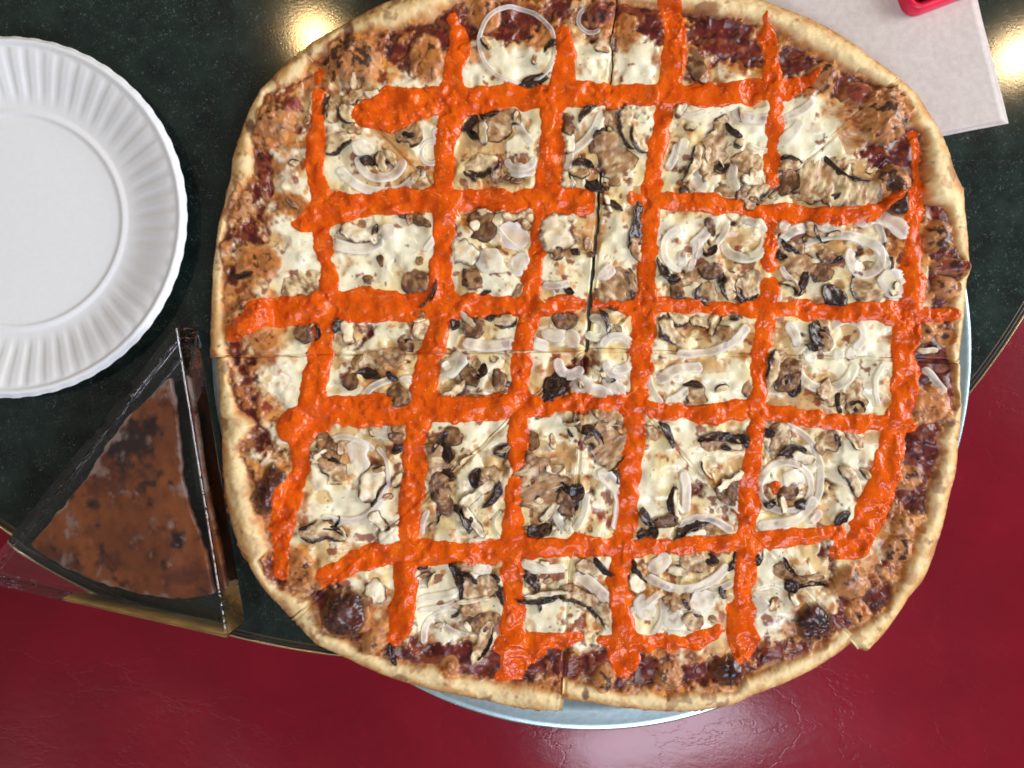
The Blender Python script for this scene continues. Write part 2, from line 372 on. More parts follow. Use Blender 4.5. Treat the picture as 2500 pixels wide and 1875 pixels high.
# ------------------------------------------------------------------ acrylic wedge with a slice cast inside
def block():
    HB = 0.032; z0 = 0.0004
    top = [W(431, 790, HB)[:2], W(557, 1560, HB)[:2], W(-62, 1419, HB)[:2]]
    cx = sum(p[0] for p in top)/3; cy = sum(p[1] for p in top)/3
    root = empty('acrylic_block', (cx, cy, 0), 'clear triangular acrylic block with an upside down pizza slice cast inside', 'display block')
    import bmesh
    bm = bmesh.new()
    vb = [bm.verts.new((p[0]-cx, p[1]-cy, z0)) for p in top]; vt = [bm.verts.new((p[0]-cx, p[1]-cy, HB)) for p in top]
    bm.faces.new(vt); bm.faces.new(vb[::-1])
    for i in range(3): bm.faces.new((vb[i], vb[(i+1) % 3], vt[(i+1) % 3], vt[i]))
    bmesh.ops.recalc_face_normals(bm, faces=bm.faces)
    bmesh.ops.bevel(bm, geom=list(bm.edges), offset=0.0014, segments=3, affect='EDGES', clamp_overlap=True)
    me = bpy.data.meshes.new('clear_body')
    for f in bm.faces:
        if abs(f.normal.z) < .9: f.material_index = 1
    bm.to_mesh(me); bm.free(); me.materials.append(M_acrylic); me.materials.append(M_cut)
    o = bpy.data.objects.new('clear_body', me); col.objects.link(o); o.parent = root
    # slice: outline fan (apparent positions seen through the top face)
    za = HB-(HB-0.018)/1.49
    L = [(415, 924), (385, 950), (350, 985), (309, 1022), (262, 1085), (212, 1167), (150, 1240), (76, 1329)]
    A = [(76, 1329), (120, 1362), (184, 1394), (271, 1430), (350, 1450), (423, 1462), (521, 1450)]
    Rr = [(415, 924), (424, 962), (432, 1040), (440, 1110), (445, 1177), (460, 1235), (477, 1286), (500, 1350), (521, 1450)]
    def samp(P, t):
        P = np.array(P, float); d = np.concatenate([[0], np.cumsum(np.hypot(*np.diff(P, axis=0).T))]); d /= d[-1]
        return np.stack([np.interp(t, d, P[:, 0]), np.interp(t, d, P[:, 1])], -1)
    n = 120; t = np.linspace(0, 1, n); l = samp(L, t); r = samp(Rr, t); a = samp(A, t)
    u, v = np.meshgrid(t, t, indexing='ij')          # u along, v across
    lin2 = l[:, None]*(1-v[..., None]) + r[:, None]*v[..., None]
    chord = l[-1]*(1-t[:, None])+r[-1]*t[:, None]
    P = lin2 + (a-chord)[None, :, :]*(u[..., None]**3)
    x, y = P[..., 0], P[..., 1]
    x = x + 2.5*fb(x, y, 22, 12, 2); y = y + 2.5*fb(x, y, 22, 15, 2)
    z = 0.018 + 0.0007*fb(x, y, 60, 20, 3)
    s = (CAMZ-za)/FPX
    T = np.stack([(x-1250)*s-cx, (937.5-y)*s-cy, z], -1).reshape(-1, 3); B = T.copy(); B[:, 2] = 0.0105
    br = L3(134, 70, 28); orr = L3(164, 92, 38); dk = L3(28, 15, 11); rd = L3(92, 40, 20); wh = L3(176, 156, 146)
    f1 = fb(x, y, 48, 31, 5); f2 = fb(x, y, 90, 22, 5); f3 = fb(x, y, 22, 25, 4)
    c = mixc(br, orr, sstep(-.6, .7, f2)); c = mixc(c, rd, .8*sstep(-.2, .8, f1+.3*f3))
    bl = np.exp(-(((x-318)*.8-(y-1080)*.6)**2/6500+((x-318)*.6+(y-1080)*.8)**2/3200))
    bl = np.maximum(bl, .8*np.exp(-((x-438)**2/900+(y-1312)**2/700))); bl = np.maximum(bl, .7*np.exp(-((x-377)**2/300+(y-1028)**2/600))); bl = np.maximum(bl, .6*np.exp(-((x-228)**2/500+(y-1230)**2/200)))
    c = mixc(c, dk, .92*sstep(.22, .75, bl+.30*f3+.15*f1))
    c = mixc(c, dk, .75*sstep(.45, .9, fb(x, y, 30, 28, 3)*.8+.35*f3))
    ed = np.minimum(np.minimum(v, 1-v)*np.hypot(*(l-r).T)[:, None], (1-u)*520)
    wm = sstep(.15, .9, fb(x, y, 40, 33, 5)+.9*np.exp(-ed/12)-.3)*.8 + .45*sstep(.75, 1.0, fb(x, y, 34, 35, 5))
    c = mixc(c, wh, np.clip(wm, 0, .8))
    cc = np.concatenate([c.reshape(-1, 3)]*2)
    i, j = np.meshgrid(np.arange(n-1), np.arange(n-1), indexing='ij')
    F = np.stack([i*n+j, (i+1)*n+j, (i+1)*n+j+1, i*n+j+1], -1).reshape(-1, 4)
    m = n*n; walls = []
    loop = [(i_, 0) for i_ in range(n)] + [(n-1, j_) for j_ in range(1, n)] + [(i_, n-1) for i_ in range(n-2, -1, -1)]
    ids = [a_*n+b_ for a_, b_ in loop]
    for q in range(len(ids)-1): walls.append((ids[q], ids[q]+m, ids[q+1]+m, ids[q+1]))
    FF = np.concatenate([F, F[:, ::-1]+m, np.array(walls)])
    # strip added inside the front face, coloured gold as a lamp's warm reflection
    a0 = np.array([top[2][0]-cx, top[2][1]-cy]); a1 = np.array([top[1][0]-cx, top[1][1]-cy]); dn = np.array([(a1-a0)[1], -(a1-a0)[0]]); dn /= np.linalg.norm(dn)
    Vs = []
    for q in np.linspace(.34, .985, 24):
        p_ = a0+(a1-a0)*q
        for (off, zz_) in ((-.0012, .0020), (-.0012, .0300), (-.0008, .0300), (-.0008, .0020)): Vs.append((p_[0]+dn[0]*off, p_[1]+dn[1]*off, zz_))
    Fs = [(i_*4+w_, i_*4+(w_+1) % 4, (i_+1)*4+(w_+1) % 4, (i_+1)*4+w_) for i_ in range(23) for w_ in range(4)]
    mesh_np('reflection_strip', Vs, Fs, plain('reflection_gold', (0.72, 0.48, 0.15), 0.3, 0.5, 60, 0.35), root, smooth=False)
    mesh_np('embedded_slice', np.concatenate([T, B]), FF, M_body, root, cc, np.full(len(cc), .6))
block()

# ------------------------------------------------------------------ pizza: eight cut slices
ZP = 0.0135                                        # height of the pizza surface plane used for layout
SP = (CAMZ-ZP)/FPX                                 # metres per photo pixel on that plane
APEX = dict(wnw=(1430, 852), nnw=(1429, 847), nne=(1439, 846), ene=(1438, 851), ese=(1436, 855), sse=(1433, 858), ssw=(1430, 858), wsw=(1429, 855))
OUTL = dict(
 wnw=[(512, 867), (514, 841), (516, 780), (520, 698), (522, 644), (530, 603), (535, 552), (549, 503), (564, 434), (566, 390), (586, 333), (611, 268), (640, 217), (665, 192), (698, 155), (723, 136), (737, 125)],
 nnw=[(740, 122), (760, 103), (800, 81), (825, 69), (880, 35), (934, 5), (1000, -20), (1100, -44), (1250, -60), (1400, -62), (1509, -56)],
 nne=[(1512, -54), (1600, -48), (1700, -38), (1800, -18), (1860, -2), (1907, 16), (1968, 40), (2030, 70), (2090, 108), (2144, 152), (2195, 188)],
 ene=[(2199, 192), (2239, 230), (2266, 271), (2293, 312), (2318, 361), (2331, 407), (2345, 440), (2356, 462), (2356, 508), (2361, 574), (2363, 652), (2358, 693), (2356, 739), (2347, 807), (2343, 850), (2339, 881)],
 ese=[(2340, 886), (2343, 908), (2341, 976), (2344, 1001), (2343, 1044), (2339, 1098), (2334, 1153), (2323, 1193), (2311, 1249), (2299, 1294), (2278, 1363), (2258, 1412), (2246, 1428), (2217, 1460), (2185, 1509), (2156, 1550), (2122, 1589), (2101, 1585)],
 sse=[(2086, 1566), (2042, 1599), (1981, 1639), (1915, 1670), (1849, 1696), (1782, 1723), (1714, 1737), (1623, 1739), (1533, 1732), (1442, 1717), (1375, 1710)],
 ssw=[(1366, 1739), (1307, 1737), (1239, 1726), (1171, 1708), (1081, 1692), (990, 1669), (900, 1635), (853, 1612), (771, 1574), (731, 1534), (716, 1517)],
 wsw=[(711, 1510), (676, 1477), (636, 1431), (608, 1384), (576, 1327), (560, 1276), (549, 1227), (546, 1207), (539, 1098), (537, 1044), (533, 936), (526, 871)])
INNL = dict(
 wnw=[(562, 867), (556, 780), (551, 698), (549, 590), (568, 530), (590, 490), (625, 440), (627, 380), (622, 333), (646, 285), (652, 236), (695, 222), (744, 206), (762, 160)],
 nnw=[(770, 158), (793, 135), (812, 117), (838, 92), (918, 87), (961, 79), (1015, 62), (1054, 49), (1095, 24), (1135, 11), (1190, 0), (1300, -4), (1400, -2), (1505, 4)],
 nne=[(1508, 8), (1581, 16), (1663, 33), (1744, 52), (1812, 57), (1853, 68), (1907, 90), (1934, 117), (1988, 141), (2029, 163), (2070, 184), (2117, 200), (2155, 226)],
 ene=[(2165, 232), (2187, 239), (2209, 271), (2215, 312), (2247, 325), (2253, 353), (2244, 407), (2242, 468), (2250, 498), (2305, 508), (2312, 530), (2323, 574), (2331, 617), (2352, 645), (2350, 671), (2329, 688), (2326, 725), (2307, 744), (2329, 774), (2323, 801), (2312, 854), (2318, 879)],
 ese=[(2326, 890), (2324, 936), (2334, 985), (2318, 1006), (2301, 1044), (2280, 1071), (2293, 1098), (2277, 1153), (2255, 1193), (2254, 1261), (2221, 1294), (2221, 1334), (2201, 1379), (2181, 1428), (2160, 1477), (2128, 1501), (2087, 1525), (2060, 1541)],
 sse=[(2045, 1530), (2018, 1558), (1981, 1586), (1920, 1607), (1872, 1628), (1813, 1646), (1795, 1678), (1759, 1683), (1669, 1683), (1623, 1694), (1578, 1678), (1501, 1683), (1465, 1669), (1377, 1651)],
 ssw=[(1368, 1678), (1307, 1665), (1239, 1665), (1189, 1655), (1126, 1646), (1081, 1624), (990, 1615), (927, 1592), (885, 1580), (839, 1555), (793, 1539), (765, 1475)],
 wsw=[(762, 1462), (731, 1444), (676, 1431), (652, 1395), (638, 1363), (663, 1336), (652, 1303), (638, 1254), (633, 1234), (617, 1180), (606, 1139), (590, 1085), (627, 1036), (587, 1003), (573, 949), (571, 873)])
LIFT = dict(wnw=.0018, nnw=.0007, nne=.0004, ene=.0001, ese=.0004, sse=.0, ssw=.0005, wsw=0.0)
LABEL = dict(
 wnw='pizza slice at the left with blistered golden crust lapping over the slice below it',
 nnw='pizza slice at the upper left with one large thin onion ring near its crust',
 nne='pizza slice at the upper right with bare dark red sauce along its pale crust',
 ene='pizza slice at the right with a white onion spiral and charred crust blisters',
 ese='pizza slice at the lower right whose crust corner juts out over the red seat',
 sse='pizza slice at the bottom right with charred blisters along its crust',
 ssw='pizza slice at the bottom left with one big burnt blister near its cut',
 wsw='pizza slice at the left with a thick pale crust beside the acrylic block')
KEYS = list(APEX)
def polar(k, pts):
    a = np.array(APEX[k]); p = np.array(pts, float)-a; th = np.arctan2(p[:, 1], p[:, 0]); r = np.hypot(p[:, 0], p[:, 1])
    return th, r
SL = {}
for k in KEYS:
    th, r = polar(k, OUTL[k]); th = np.unwrap(th); ti, ri = polar(k, INNL[k])
    ti = th[0] + (ti-th[0]+math.pi) % (2*math.pi) - math.pi
    o_ = np.argsort(ti, kind='stable')
    SL[k] = dict(t0=th[0], t1=th[-1], th=th, r=r, ti=ti[o_], ri=ri[o_])

BLIS = [(868, 158, 68, 58, .2, 't', .55), (1042, 150, 42, 60, 0, 'o', .05), (684, 303, 48, 48, 0, 't', .25), (2006, 190, 36, 36, 0, 't', .5),
 (2090, 236, 42, 34, .3, 'r', .1), (2150, 290, 62, 72, .3, 't', .35), (2174, 450, 50, 40, 0, 't', .55), (2188, 503, 36, 30, 0, 'd', .5),
 (2288, 580, 38, 40, 0, 't', .75), (2315, 652, 52, 20, .1, 'r', .3), (2304, 704, 36, 28, .3, 't', .45), (2250, 815, 26, 24, 0, 't', .2),
 (2308, 826, 26, 22, 0, 'o', .1), (2262, 985, 40, 46, .5, 'o', .05), (2212, 1166, 32, 30, 0, 'o', .3), (2197, 1285, 30, 30, 0, 't', .4),
 (2184, 1338, 36, 34, 0, 't', .5), (2075, 1418, 48, 42, 0, 't', .35), (2092, 1493, 32, 26, 0, 'o', .1), (1977, 1512, 45, 48, .2, 'd', .7),
 (1773, 1632, 40, 38, 0, 'd', .5), (1632, 1645, 36, 36, 0, 't', .4), (1474, 1650, 30, 32, 0, 't', .35), (1099, 1624, 26, 26, 0, 'o', .15),
 (846, 1492, 56, 64, -.3, 'd', .55), (912, 1560, 32, 30, 0, 't', .25), (664, 1195, 36, 66, .35, 'd', .3), (735, 1395, 36, 46, 0, 'o', .15),
 (620, 780, 48, 52, 0, 't', .4), (655, 835, 32, 26, 0, 'o', .2), (590, 505, 30, 36, .4, 't', .3), (640, 640, 55, 44, .3, 'o', .1), (722, 505, 40, 30, 0, 'o', .1), (720, 262, 22, 22, 0, 'r', .2),
 (1185, 40, 40, 40, 0, 'o', .2), (1465, 40, 34, 30, 0, 'r', .3), (1740, 300, 1, 1, 0, 'o', 0)]
# bare tomato sauce (negative) and white cheese (positive) patches: x, y, rx, ry, amount
PATCH = [(1590, 40, 70, 35, -1), (1740, 85, 70, 45, -1.2), (1830, 140, 40, 60, -1), (1920, 165, 45, 50, -1.1), (2050, 215, 70, 30, -.8), (2130, 375, 70, 40, -1), (2200, 420, 60, 40, -.9),
 (2300, 600, 40, 150, -.9), (2290, 860, 50, 50, -1), (2270, 905, 40, 40, -.9), (2245, 1060, 40, 60, -1), (2225, 1140, 30, 60, -.8), (2200, 1220, 60, 50, -.9), (2130, 1440, 40, 40, -1),
 (650, 450, 40, 90, -.7), (640, 560, 50, 40, -.8), (620, 760, 40, 50, -.5), (610, 900, 40, 60, -.8), (620, 990, 40, 40, -.8), (655, 1060, 40, 40, -.6), (745, 340, 40, 60, -.4),
 (980, 130, 60, 60, -.9), (1090, 110, 70, 60, -.8), (1200, 70, 90, 45, -.7), (1330, 60, 120, 50, -.8), (1250, 90, 50, 20, -.5), (1400, 1000, 60, 40, -.5), (1390, 930, 50, 50, -.9), (1420, 880, 60, 60, -.6),
 (1370, 1175, 40, 30, -.5), (1700, 1640, 160, 30, -1), (1500, 1610, 120, 30, -.9), (1230, 1610, 140, 28, -1), (1090, 1580, 60, 26, -.9), (1880, 1575, 60, 30, -.8), (1390, 1610, 30, 60, -.7),
 (900, 815, 30, 24, -1), (1010, 830, 24, 18, -.5), (1790, 1120, 50, 40, -.2), (1690, 1205, 40, 36, -.8), (1300, 1110, 30, 24, -.6), (2193, 640, 24, 24, -1.1), (2165, 566, 16, 16, -1),
 (1700, 1110, 80, 60, .5), (1960, 700, 40, 30, .5), (1740, 950, 90, 40, .7), (2130, 870, 70, 60, .8), (2110, 950, 40, 60, .8), (1560, 600, 50, 60, .7), (1650, 560, 60, 40, .7), (1210, 700, 80, 60, .6),
 (1000, 600, 80, 60, .6), (900, 650, 80, 60, .5), (880, 1230, 90, 60, .7), (1240, 1050, 80, 60, .6), (1340, 1020, 60, 50, .6), (2080, 1130, 60, 50, .9), (2080, 1250, 60, 40, .7), (1900, 1330, 60, 60, .6), (1330, 1520, 60, 50, .4),
 (1560, 1180, 50, 90, .6), (1120, 1440, 90, 80, .5), (1090, 1540, 60, 40, .4), (1290, 160, 90, 40, .8), (1130, 170, 60, 40, .8), (1430, 170, 50, 40, .7), (1560, 170, 60, 40, .7), (1720, 280, 80, 50, .6), (1990, 350, 60, 70, .8), (1870, 320, 60, 60, .6),
 (700, 430, 40, 60, .6), (740, 620, 50, 60, .6), (690, 560, 40, 30, .4), (700, 930, 50, 50, .5), (690, 990, 40, 40, .3), (690, 880, 26, 36, .5), (800, 340, 50, 50, .5), (860, 1420, 30, 40, .6), (1680, 1520, 90, 60, .7), (1880, 1480, 60, 60, .6)]

C_RED = L3(104, 32, 28); C_RED2 = L3(66, 18, 18); C_BR = L3(184, 108, 48); C_BR2 = L3(146, 72, 32); C_OR = L3(212, 144, 66)
C_CH = L3(242, 234, 198); C_YE = L3(238, 214, 136); C_GR = L3(196, 176, 138); C_CHAR = L3(48, 26, 22)
C_PALE = L3(238, 215, 160); C_GOLD = L3(222, 180, 112); C_CBR = L3(172, 108, 60); C_CDK = L3(120, 62, 32)

def field(k, x, y, groove=True):
    s = SL[k]; ax, ay = APEX[k]; dx = x-ax; dy = y-ay; r = np.hypot(dx, dy)
    th = np.arctan2(dy, dx); mid = (s['t0']+s['t1'])/2; th = mid + (th-mid+math.pi) % (2*math.pi) - math.pi
    R = np.interp(th, s['th'], s['r']); ri = np.interp(th, s['ti'], s['ri'])
    ri = np.minimum(ri, R-12)
    n40 = fb(x, y, 44, 1); n15 = fb(x, y, 15, 4); n80 = fb(x, y, 85, 7); n8 = fb(x, y, 8, 9, 2); n25 = fb(x, y, 25, 11); n26 = fb(x, y, 26, 14); n12 = fb(x, y, 11, 17, 2)
    e = ri - r; ew = e + 9*n40 + 5*n15
    c = np.clip((r-ri)/(R-ri), 0, 1)
    cm = sstep(-5, 5, -ew); cm = np.where(r > R-16, 1.0, cm)
    # --- cheese / toast / sauce
    bias = -0.04 + .75*sstep(0, 150, e) + {'wnw': .30, 'wsw': .28, 'nnw': .22, 'sse': .12, 'ssw': .12}.get(k, 0)
    pos = 0
    for (qx, qy, rx, ry, a) in PATCH:
        g_ = np.exp(-(((x-qx)/rx)**2+((y-qy)/ry)**2)); bias = bias + a*g_
        if a > 0: pos = pos + a*g_
    m = sstep(-.25, .28, .6*n40+.35*n15+.4*n80+bias)
    toast = sstep(-.25, .65, .7*n26+.55*n80+.72-1.15*sstep(0, 230, e)-.25*np.clip(bias-.66, 0, 1))
    z = .0058 + .0016*m + .0010*fb(x, y, 46, 1, 1) + .0006*fb(x, y, 24, 12, 1) + .00010*n15
    pool = sstep(-.22, .22, fb(x, y, 58, 19)+.9*pos+.10+.15*n26)
    oil = mixc(L3(226, 196, 138), L3(198, 154, 98), sstep(-.3, .5, n40)); oil = mixc(oil, C_BR, .7*sstep(.25, .7, n26+.3*n80))
    ch = mixc(C_CH, C_YE, .7*sstep(-.1, .7, n80+.3*n40)); ch = mixc(oil, ch, pool)
    ch = mixc(ch, C_OR, .75*sstep(.5, .8, n26+.15*n12)); z = z + .0011*pool*(1-cm)
    bc = mixc(C_BR, C_OR, sstep(-.3, .5, n25)); bc = mixc(bc, C_BR2, sstep(.1, .6, n12+.4*n15)); 
    rc = mixc(C_RED, C_RED2, sstep(-.2, .5, n26)); rc = mixc(rc, C_BR2, .55*sstep(.0, .5, n15+.3*n12)); rc = mixc(rc, C_CHAR, .6*sstep(.45, .8, fb(x, y, 20, 24)))
    ch = mixc(ch, L3(246, 242, 212), .9*sstep(.15, .6, pos+.3*n40)); wet = sstep(.1, .6, pos+.5*n40)
    ch = mixc(ch, bc, .92*toast); tom = .85*sstep(.52, .72, fb(x, y, 32, 15)+.15*n12-.25*pos); ch = mixc(ch, L3(132, 50, 32), tom)
    cc = mixc(rc, ch, m)
    rough = .24 + .10*toast - .07*wet*m
    # --- crust
    span = np.clip((R-ri)/90, .35, 1.3)
    crz = .0058 + span*.0078*np.sin(math.pi*np.clip(.02+.98*c, 0, 1)**.72) + .0007*n40*np.sin(math.pi*c) + .0006*n80 + .00010*n12 + .00010*n8 - .0035*sstep(.86, 1, c)
    left = {'wnw': 1.0, 'nnw': .45, 'wsw': .1, 'ese': .35, 'ene': .25}.get(k, 0.0)
    cr = mixc(C_PALE, C_GOLD, np.clip(sstep(.35, .85, c+.2*n40)+.75*left*sstep(-.3, .5, n40+.3*n80), 0, 1))
    cr = mixc(cr, C_CBR, sstep(.62, 1.02, c+.12*n40+.08*n15)); cr = mixc(cr, C_CDK, .5*sstep(.92, 1.1, c+.12*n80+.05*n8))
    cr = mixc(cr, C_OR, .85*sstep(.24, .0, c+.12*n25)); cr = mixc(cr, C_CBR, .8*sstep(.10, -.04, c+.07*n15))
    cr = mixc(cr, C_CBR, (.35+.5*left)*sstep(.42, .75, fb(x, y, 34, 27)+.3*left*n15)); cr = mixc(cr, C_CDK, left*.7*sstep(.62, .8, fb(x, y, 30, 29)))
    cr = mixc(cr, L3(244, 230, 190), .22*sstep(.35, .75, n12)); cr = mixc(cr, C_CBR, .30*sstep(.3, .7, n8+.9*c-.6)); cr = mixc(cr, C_CDK, .55*sstep(.62, .8, fb(x, y, 42, 35)+.15*n15))
    z = z*(1-cm) + crz*cm; cc = mixc(cc, cr, cm); rough = rough*(1-cm) + (.66-.1*left)*cm
    # --- blisters
    for (qx, qy, rx, ry, a, t, chn) in BLIS:
        ca, sa = math.cos(a), math.sin(a); bx = (x-qx)*ca+(y-qy)*sa; by = -(x-qx)*sa+(y-qy)*ca
        near = (np.abs(bx) < rx*1.4) & (np.abs(by) < ry*1.4)
        if not near.any(): continue
        d = np.hypot(bx/rx, by/ry) + .15*n26 + .04*n12
        f = sstep(1.10, .86, d); z = z + np.sqrt(np.clip(1-d*d, 0, 1))*min(rx, ry)*SP*(.62 if t != 'o' else .2)*f
        bcl = {'t': L3(192, 130, 78), 'o': L3(188, 118, 58), 'r': L3(140, 62, 44), 'd': L3(86, 40, 26)}[t]
        b2 = mixc(bcl, bcl*.62, sstep(-.1, .6, n15)); b2 = mixc(b2, L3(214, 160, 104), .6*sstep(.7, .98, d)*(1 if t != 'd' else .3))
        b2 = mixc(b2, C_CHAR, .92*sstep(.42-chn, .66-chn, .35*n12+.8*fb(x, y, 17, 34)-.75*np.clip(d-.35, 0, 1)))
        cc = mixc(cc, b2, f); rough = rough*(1-f) + (.28 if t == 'd' else .38)*f; cm = cm*(1-f)
    # --- spots on the crust, herbs and pepper
    for (qx, qy, rx, ry, t) in [(617, 315, 13, 16, 0), (855, 92, 12, 34, 0), (600, 1090, 22, 22, 1), (585, 515, 20, 14, 1), (1428, 1688, 9, 16, 0), (1720, 30, 30, 14, 1), (660, 250, 16, 14, 1)]:
        f = sstep(1.2, .7, np.hypot((x-qx)/rx, (y-qy)/ry)+.3*n15); cc = mixc(cc, C_CDK*.5 if t == 0 else C_CBR*.8, f*.85)
    pep = sstep(.80, .90, vn(x, y, 7.5, 37))*(1-cm)*sstep(.2, .5, vn(x, y, 60, 38)); cc = mixc(cc, L3(58, 52, 40), .8*pep)
    rise = .0042*sstep(560, 900, r)
    for te in (s['t0'], s['t1']) if groove else ():
        z = z - .0013*np.exp(-(r*np.sin(np.clip(np.abs(th-te), 0, 1.5))/3.0)**2)
    return z + .0046 + rise + LIFT[k], cc, rough, cm, r/R

def which(x, y):
    th = math.atan2(y-852, x-1432)
    for k in KEYS:
        s = SL[k]; mid = (s['t0']+s['t1'])/2; h = abs(s['t1']-s['t0'])/2
        if abs((th-mid+math.pi) % (2*math.pi)-math.pi) <= h+1e-3: return k
    return min(KEYS, key=lambda q: abs((th-(SL[q]['t0']+SL[q]['t1'])/2+math.pi) % (2*math.pi)-math.pi))

ROOT = {}
for k in KEYS:
    s = SL[k]; NU = 250; NV = 310
    cxp = np.mean([p[0] for p in OUTL[k]+[APEX[k]]]); cyp = np.mean([p[1] for p in OUTL[k]+[APEX[k]]])
    base = ((cxp-1250)*SP, (937.5-cyp)*SP, 0.0046)
    ROOT[k] = empty('pizza_slice', base, LABEL[k], 'pizza slice', 'slices of the cut pizza')
    sg_ = 1 if s['t1'] > s['t0'] else -1; th = np.linspace(s['t0']-(0 if k == 'nne' else .0022*sg_), s['t1']+(0 if k == 'nnw' else .0022*sg_), NU); v = np.linspace(0.0005, 1, NV)**0.88
    R = np.interp(th, s['th'], s['r'])*(1+.004*fb(th*900, th*0+5, 16, 6, 3))
    uu = np.linspace(-1, 1, NU)*sg_
    if k == 'nnw': uu = np.where(uu*sg_ > 0, 0, uu)
    if k == 'nne': uu = np.where(uu*sg_ < 0, 0, uu)
    T2 = th[None]+uu[None]*np.clip(3.0/(v*800+1e-6), 0, .5)[:, None]; RV = v[:, None]*R[None]
    x = APEX[k][0] + RV*np.cos(T2); y = APEX[k][1] + RV*np.sin(T2)
    fw = (sstep(0, .1, v)*(1-sstep(.8, .97, v)))[:, None]          # slightly wavy cut edges, shared by neighbours
    x, y = x + fw*(5*fb(x, y, 90, 26, 2)+2*fb(x, y, 22, 28, 2)), y + fw*(5*fb(x, y, 90, 30, 2)+2*fb(x, y, 22, 32, 2))
    z, cc, rough, cm, rr = field(k, x, y)
    P = np.stack([(x-1250)*SP, (937.5-y)*SP, z], -1)
    gu = np.gradient(P, axis=0); gv = np.gradient(P, axis=1); nn = np.cross(gu, gv); nn /= np.linalg.norm(nn, axis=-1, keepdims=True)
    nn = np.where(nn[..., 2:] < 0, -nn, nn)
    idx = np.arange(NV*NU).reshape(NV, NU)
    F = np.stack([idx[:-1, :-1], idx[:-1, 1:], idx[1:, 1:], idx[1:, :-1]], -1).reshape(-1, 4)
    fcm = (cm[:-1, :-1]+cm[1:, 1:]+cm[1:, :-1]+cm[:-1, 1:]).reshape(-1)/4
    Vt = P.reshape(-1, 3)-np.array(base); Ct = cc.reshape(-1, 3); Rt = rough.ravel(); Nt = nn.reshape(-1, 3)
    # orientation
    p0, p1, p2 = Vt[F[0, 0]], Vt[F[0, 1]], Vt[F[0, 2]]
    if np.cross(p1-p0, p2-p0)[2] < 0: F = F[:, ::-1]
    v_, f_, c_, r_, n_ = compact(Vt, F[fcm <= .5], Ct, Rt, Nt)
    mesh_np('cheese_topping', v_, f_, M_body, ROOT[k], c_, r_, n_)
    v_, f_, c_, r_, n_ = compact(Vt, F[fcm > .5], Ct, Rt, Nt)
    mesh_np('crust', v_, f_, M_body, ROOT[k], c_, r_, n_)
    # dough: cut sides, rim wall and underside
    loop = np.concatenate([idx[:, 0], idx[-1, 1:], idx[::-1, -1][1:]])
    T = Vt[loop]; zb = .0050 + .0042*sstep(560, 900, np.hypot(x.ravel()[loop]-APEX[k][0], y.ravel()[loop]-APEX[k][1])) + LIFT[k]*.55-base[2]
    mids = T.copy(); mids[:, 2] = T[:, 2]-np.minimum(.0012, (T[:, 2]-zb)*.4); bot = T.copy(); bot[:, 2] = zb
    cen = T.mean(0); inn = bot.copy(); inn[:, :2] = bot[:, :2] + (cen[:2]-bot[:, :2])*.02
    n = len(loop); Va = np.concatenate([T, mids, bot, inn, [[cen[0], cen[1], .0050+LIFT[k]*.55-base[2]]]])
    rim = (np.arange(n) >= NV) & (np.arange(n) < NV+NU)
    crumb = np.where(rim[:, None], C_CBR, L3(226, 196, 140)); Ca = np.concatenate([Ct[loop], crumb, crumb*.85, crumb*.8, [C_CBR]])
    a = np.arange(n-1); Fa = np.concatenate([np.stack([a+q*n, a+1+q*n, a+1+(q+1)*n, a+(q+1)*n], -1) for q in range(3)])
    Fc = np.stack([a+3*n, a+1+3*n, np.full(n-1, 4*n), np.full(n-1, 4*n)], -1)
    o = mesh_np('dough', Va, Fa, M_body, ROOT[k], Ca, np.full(len(Va), .7))

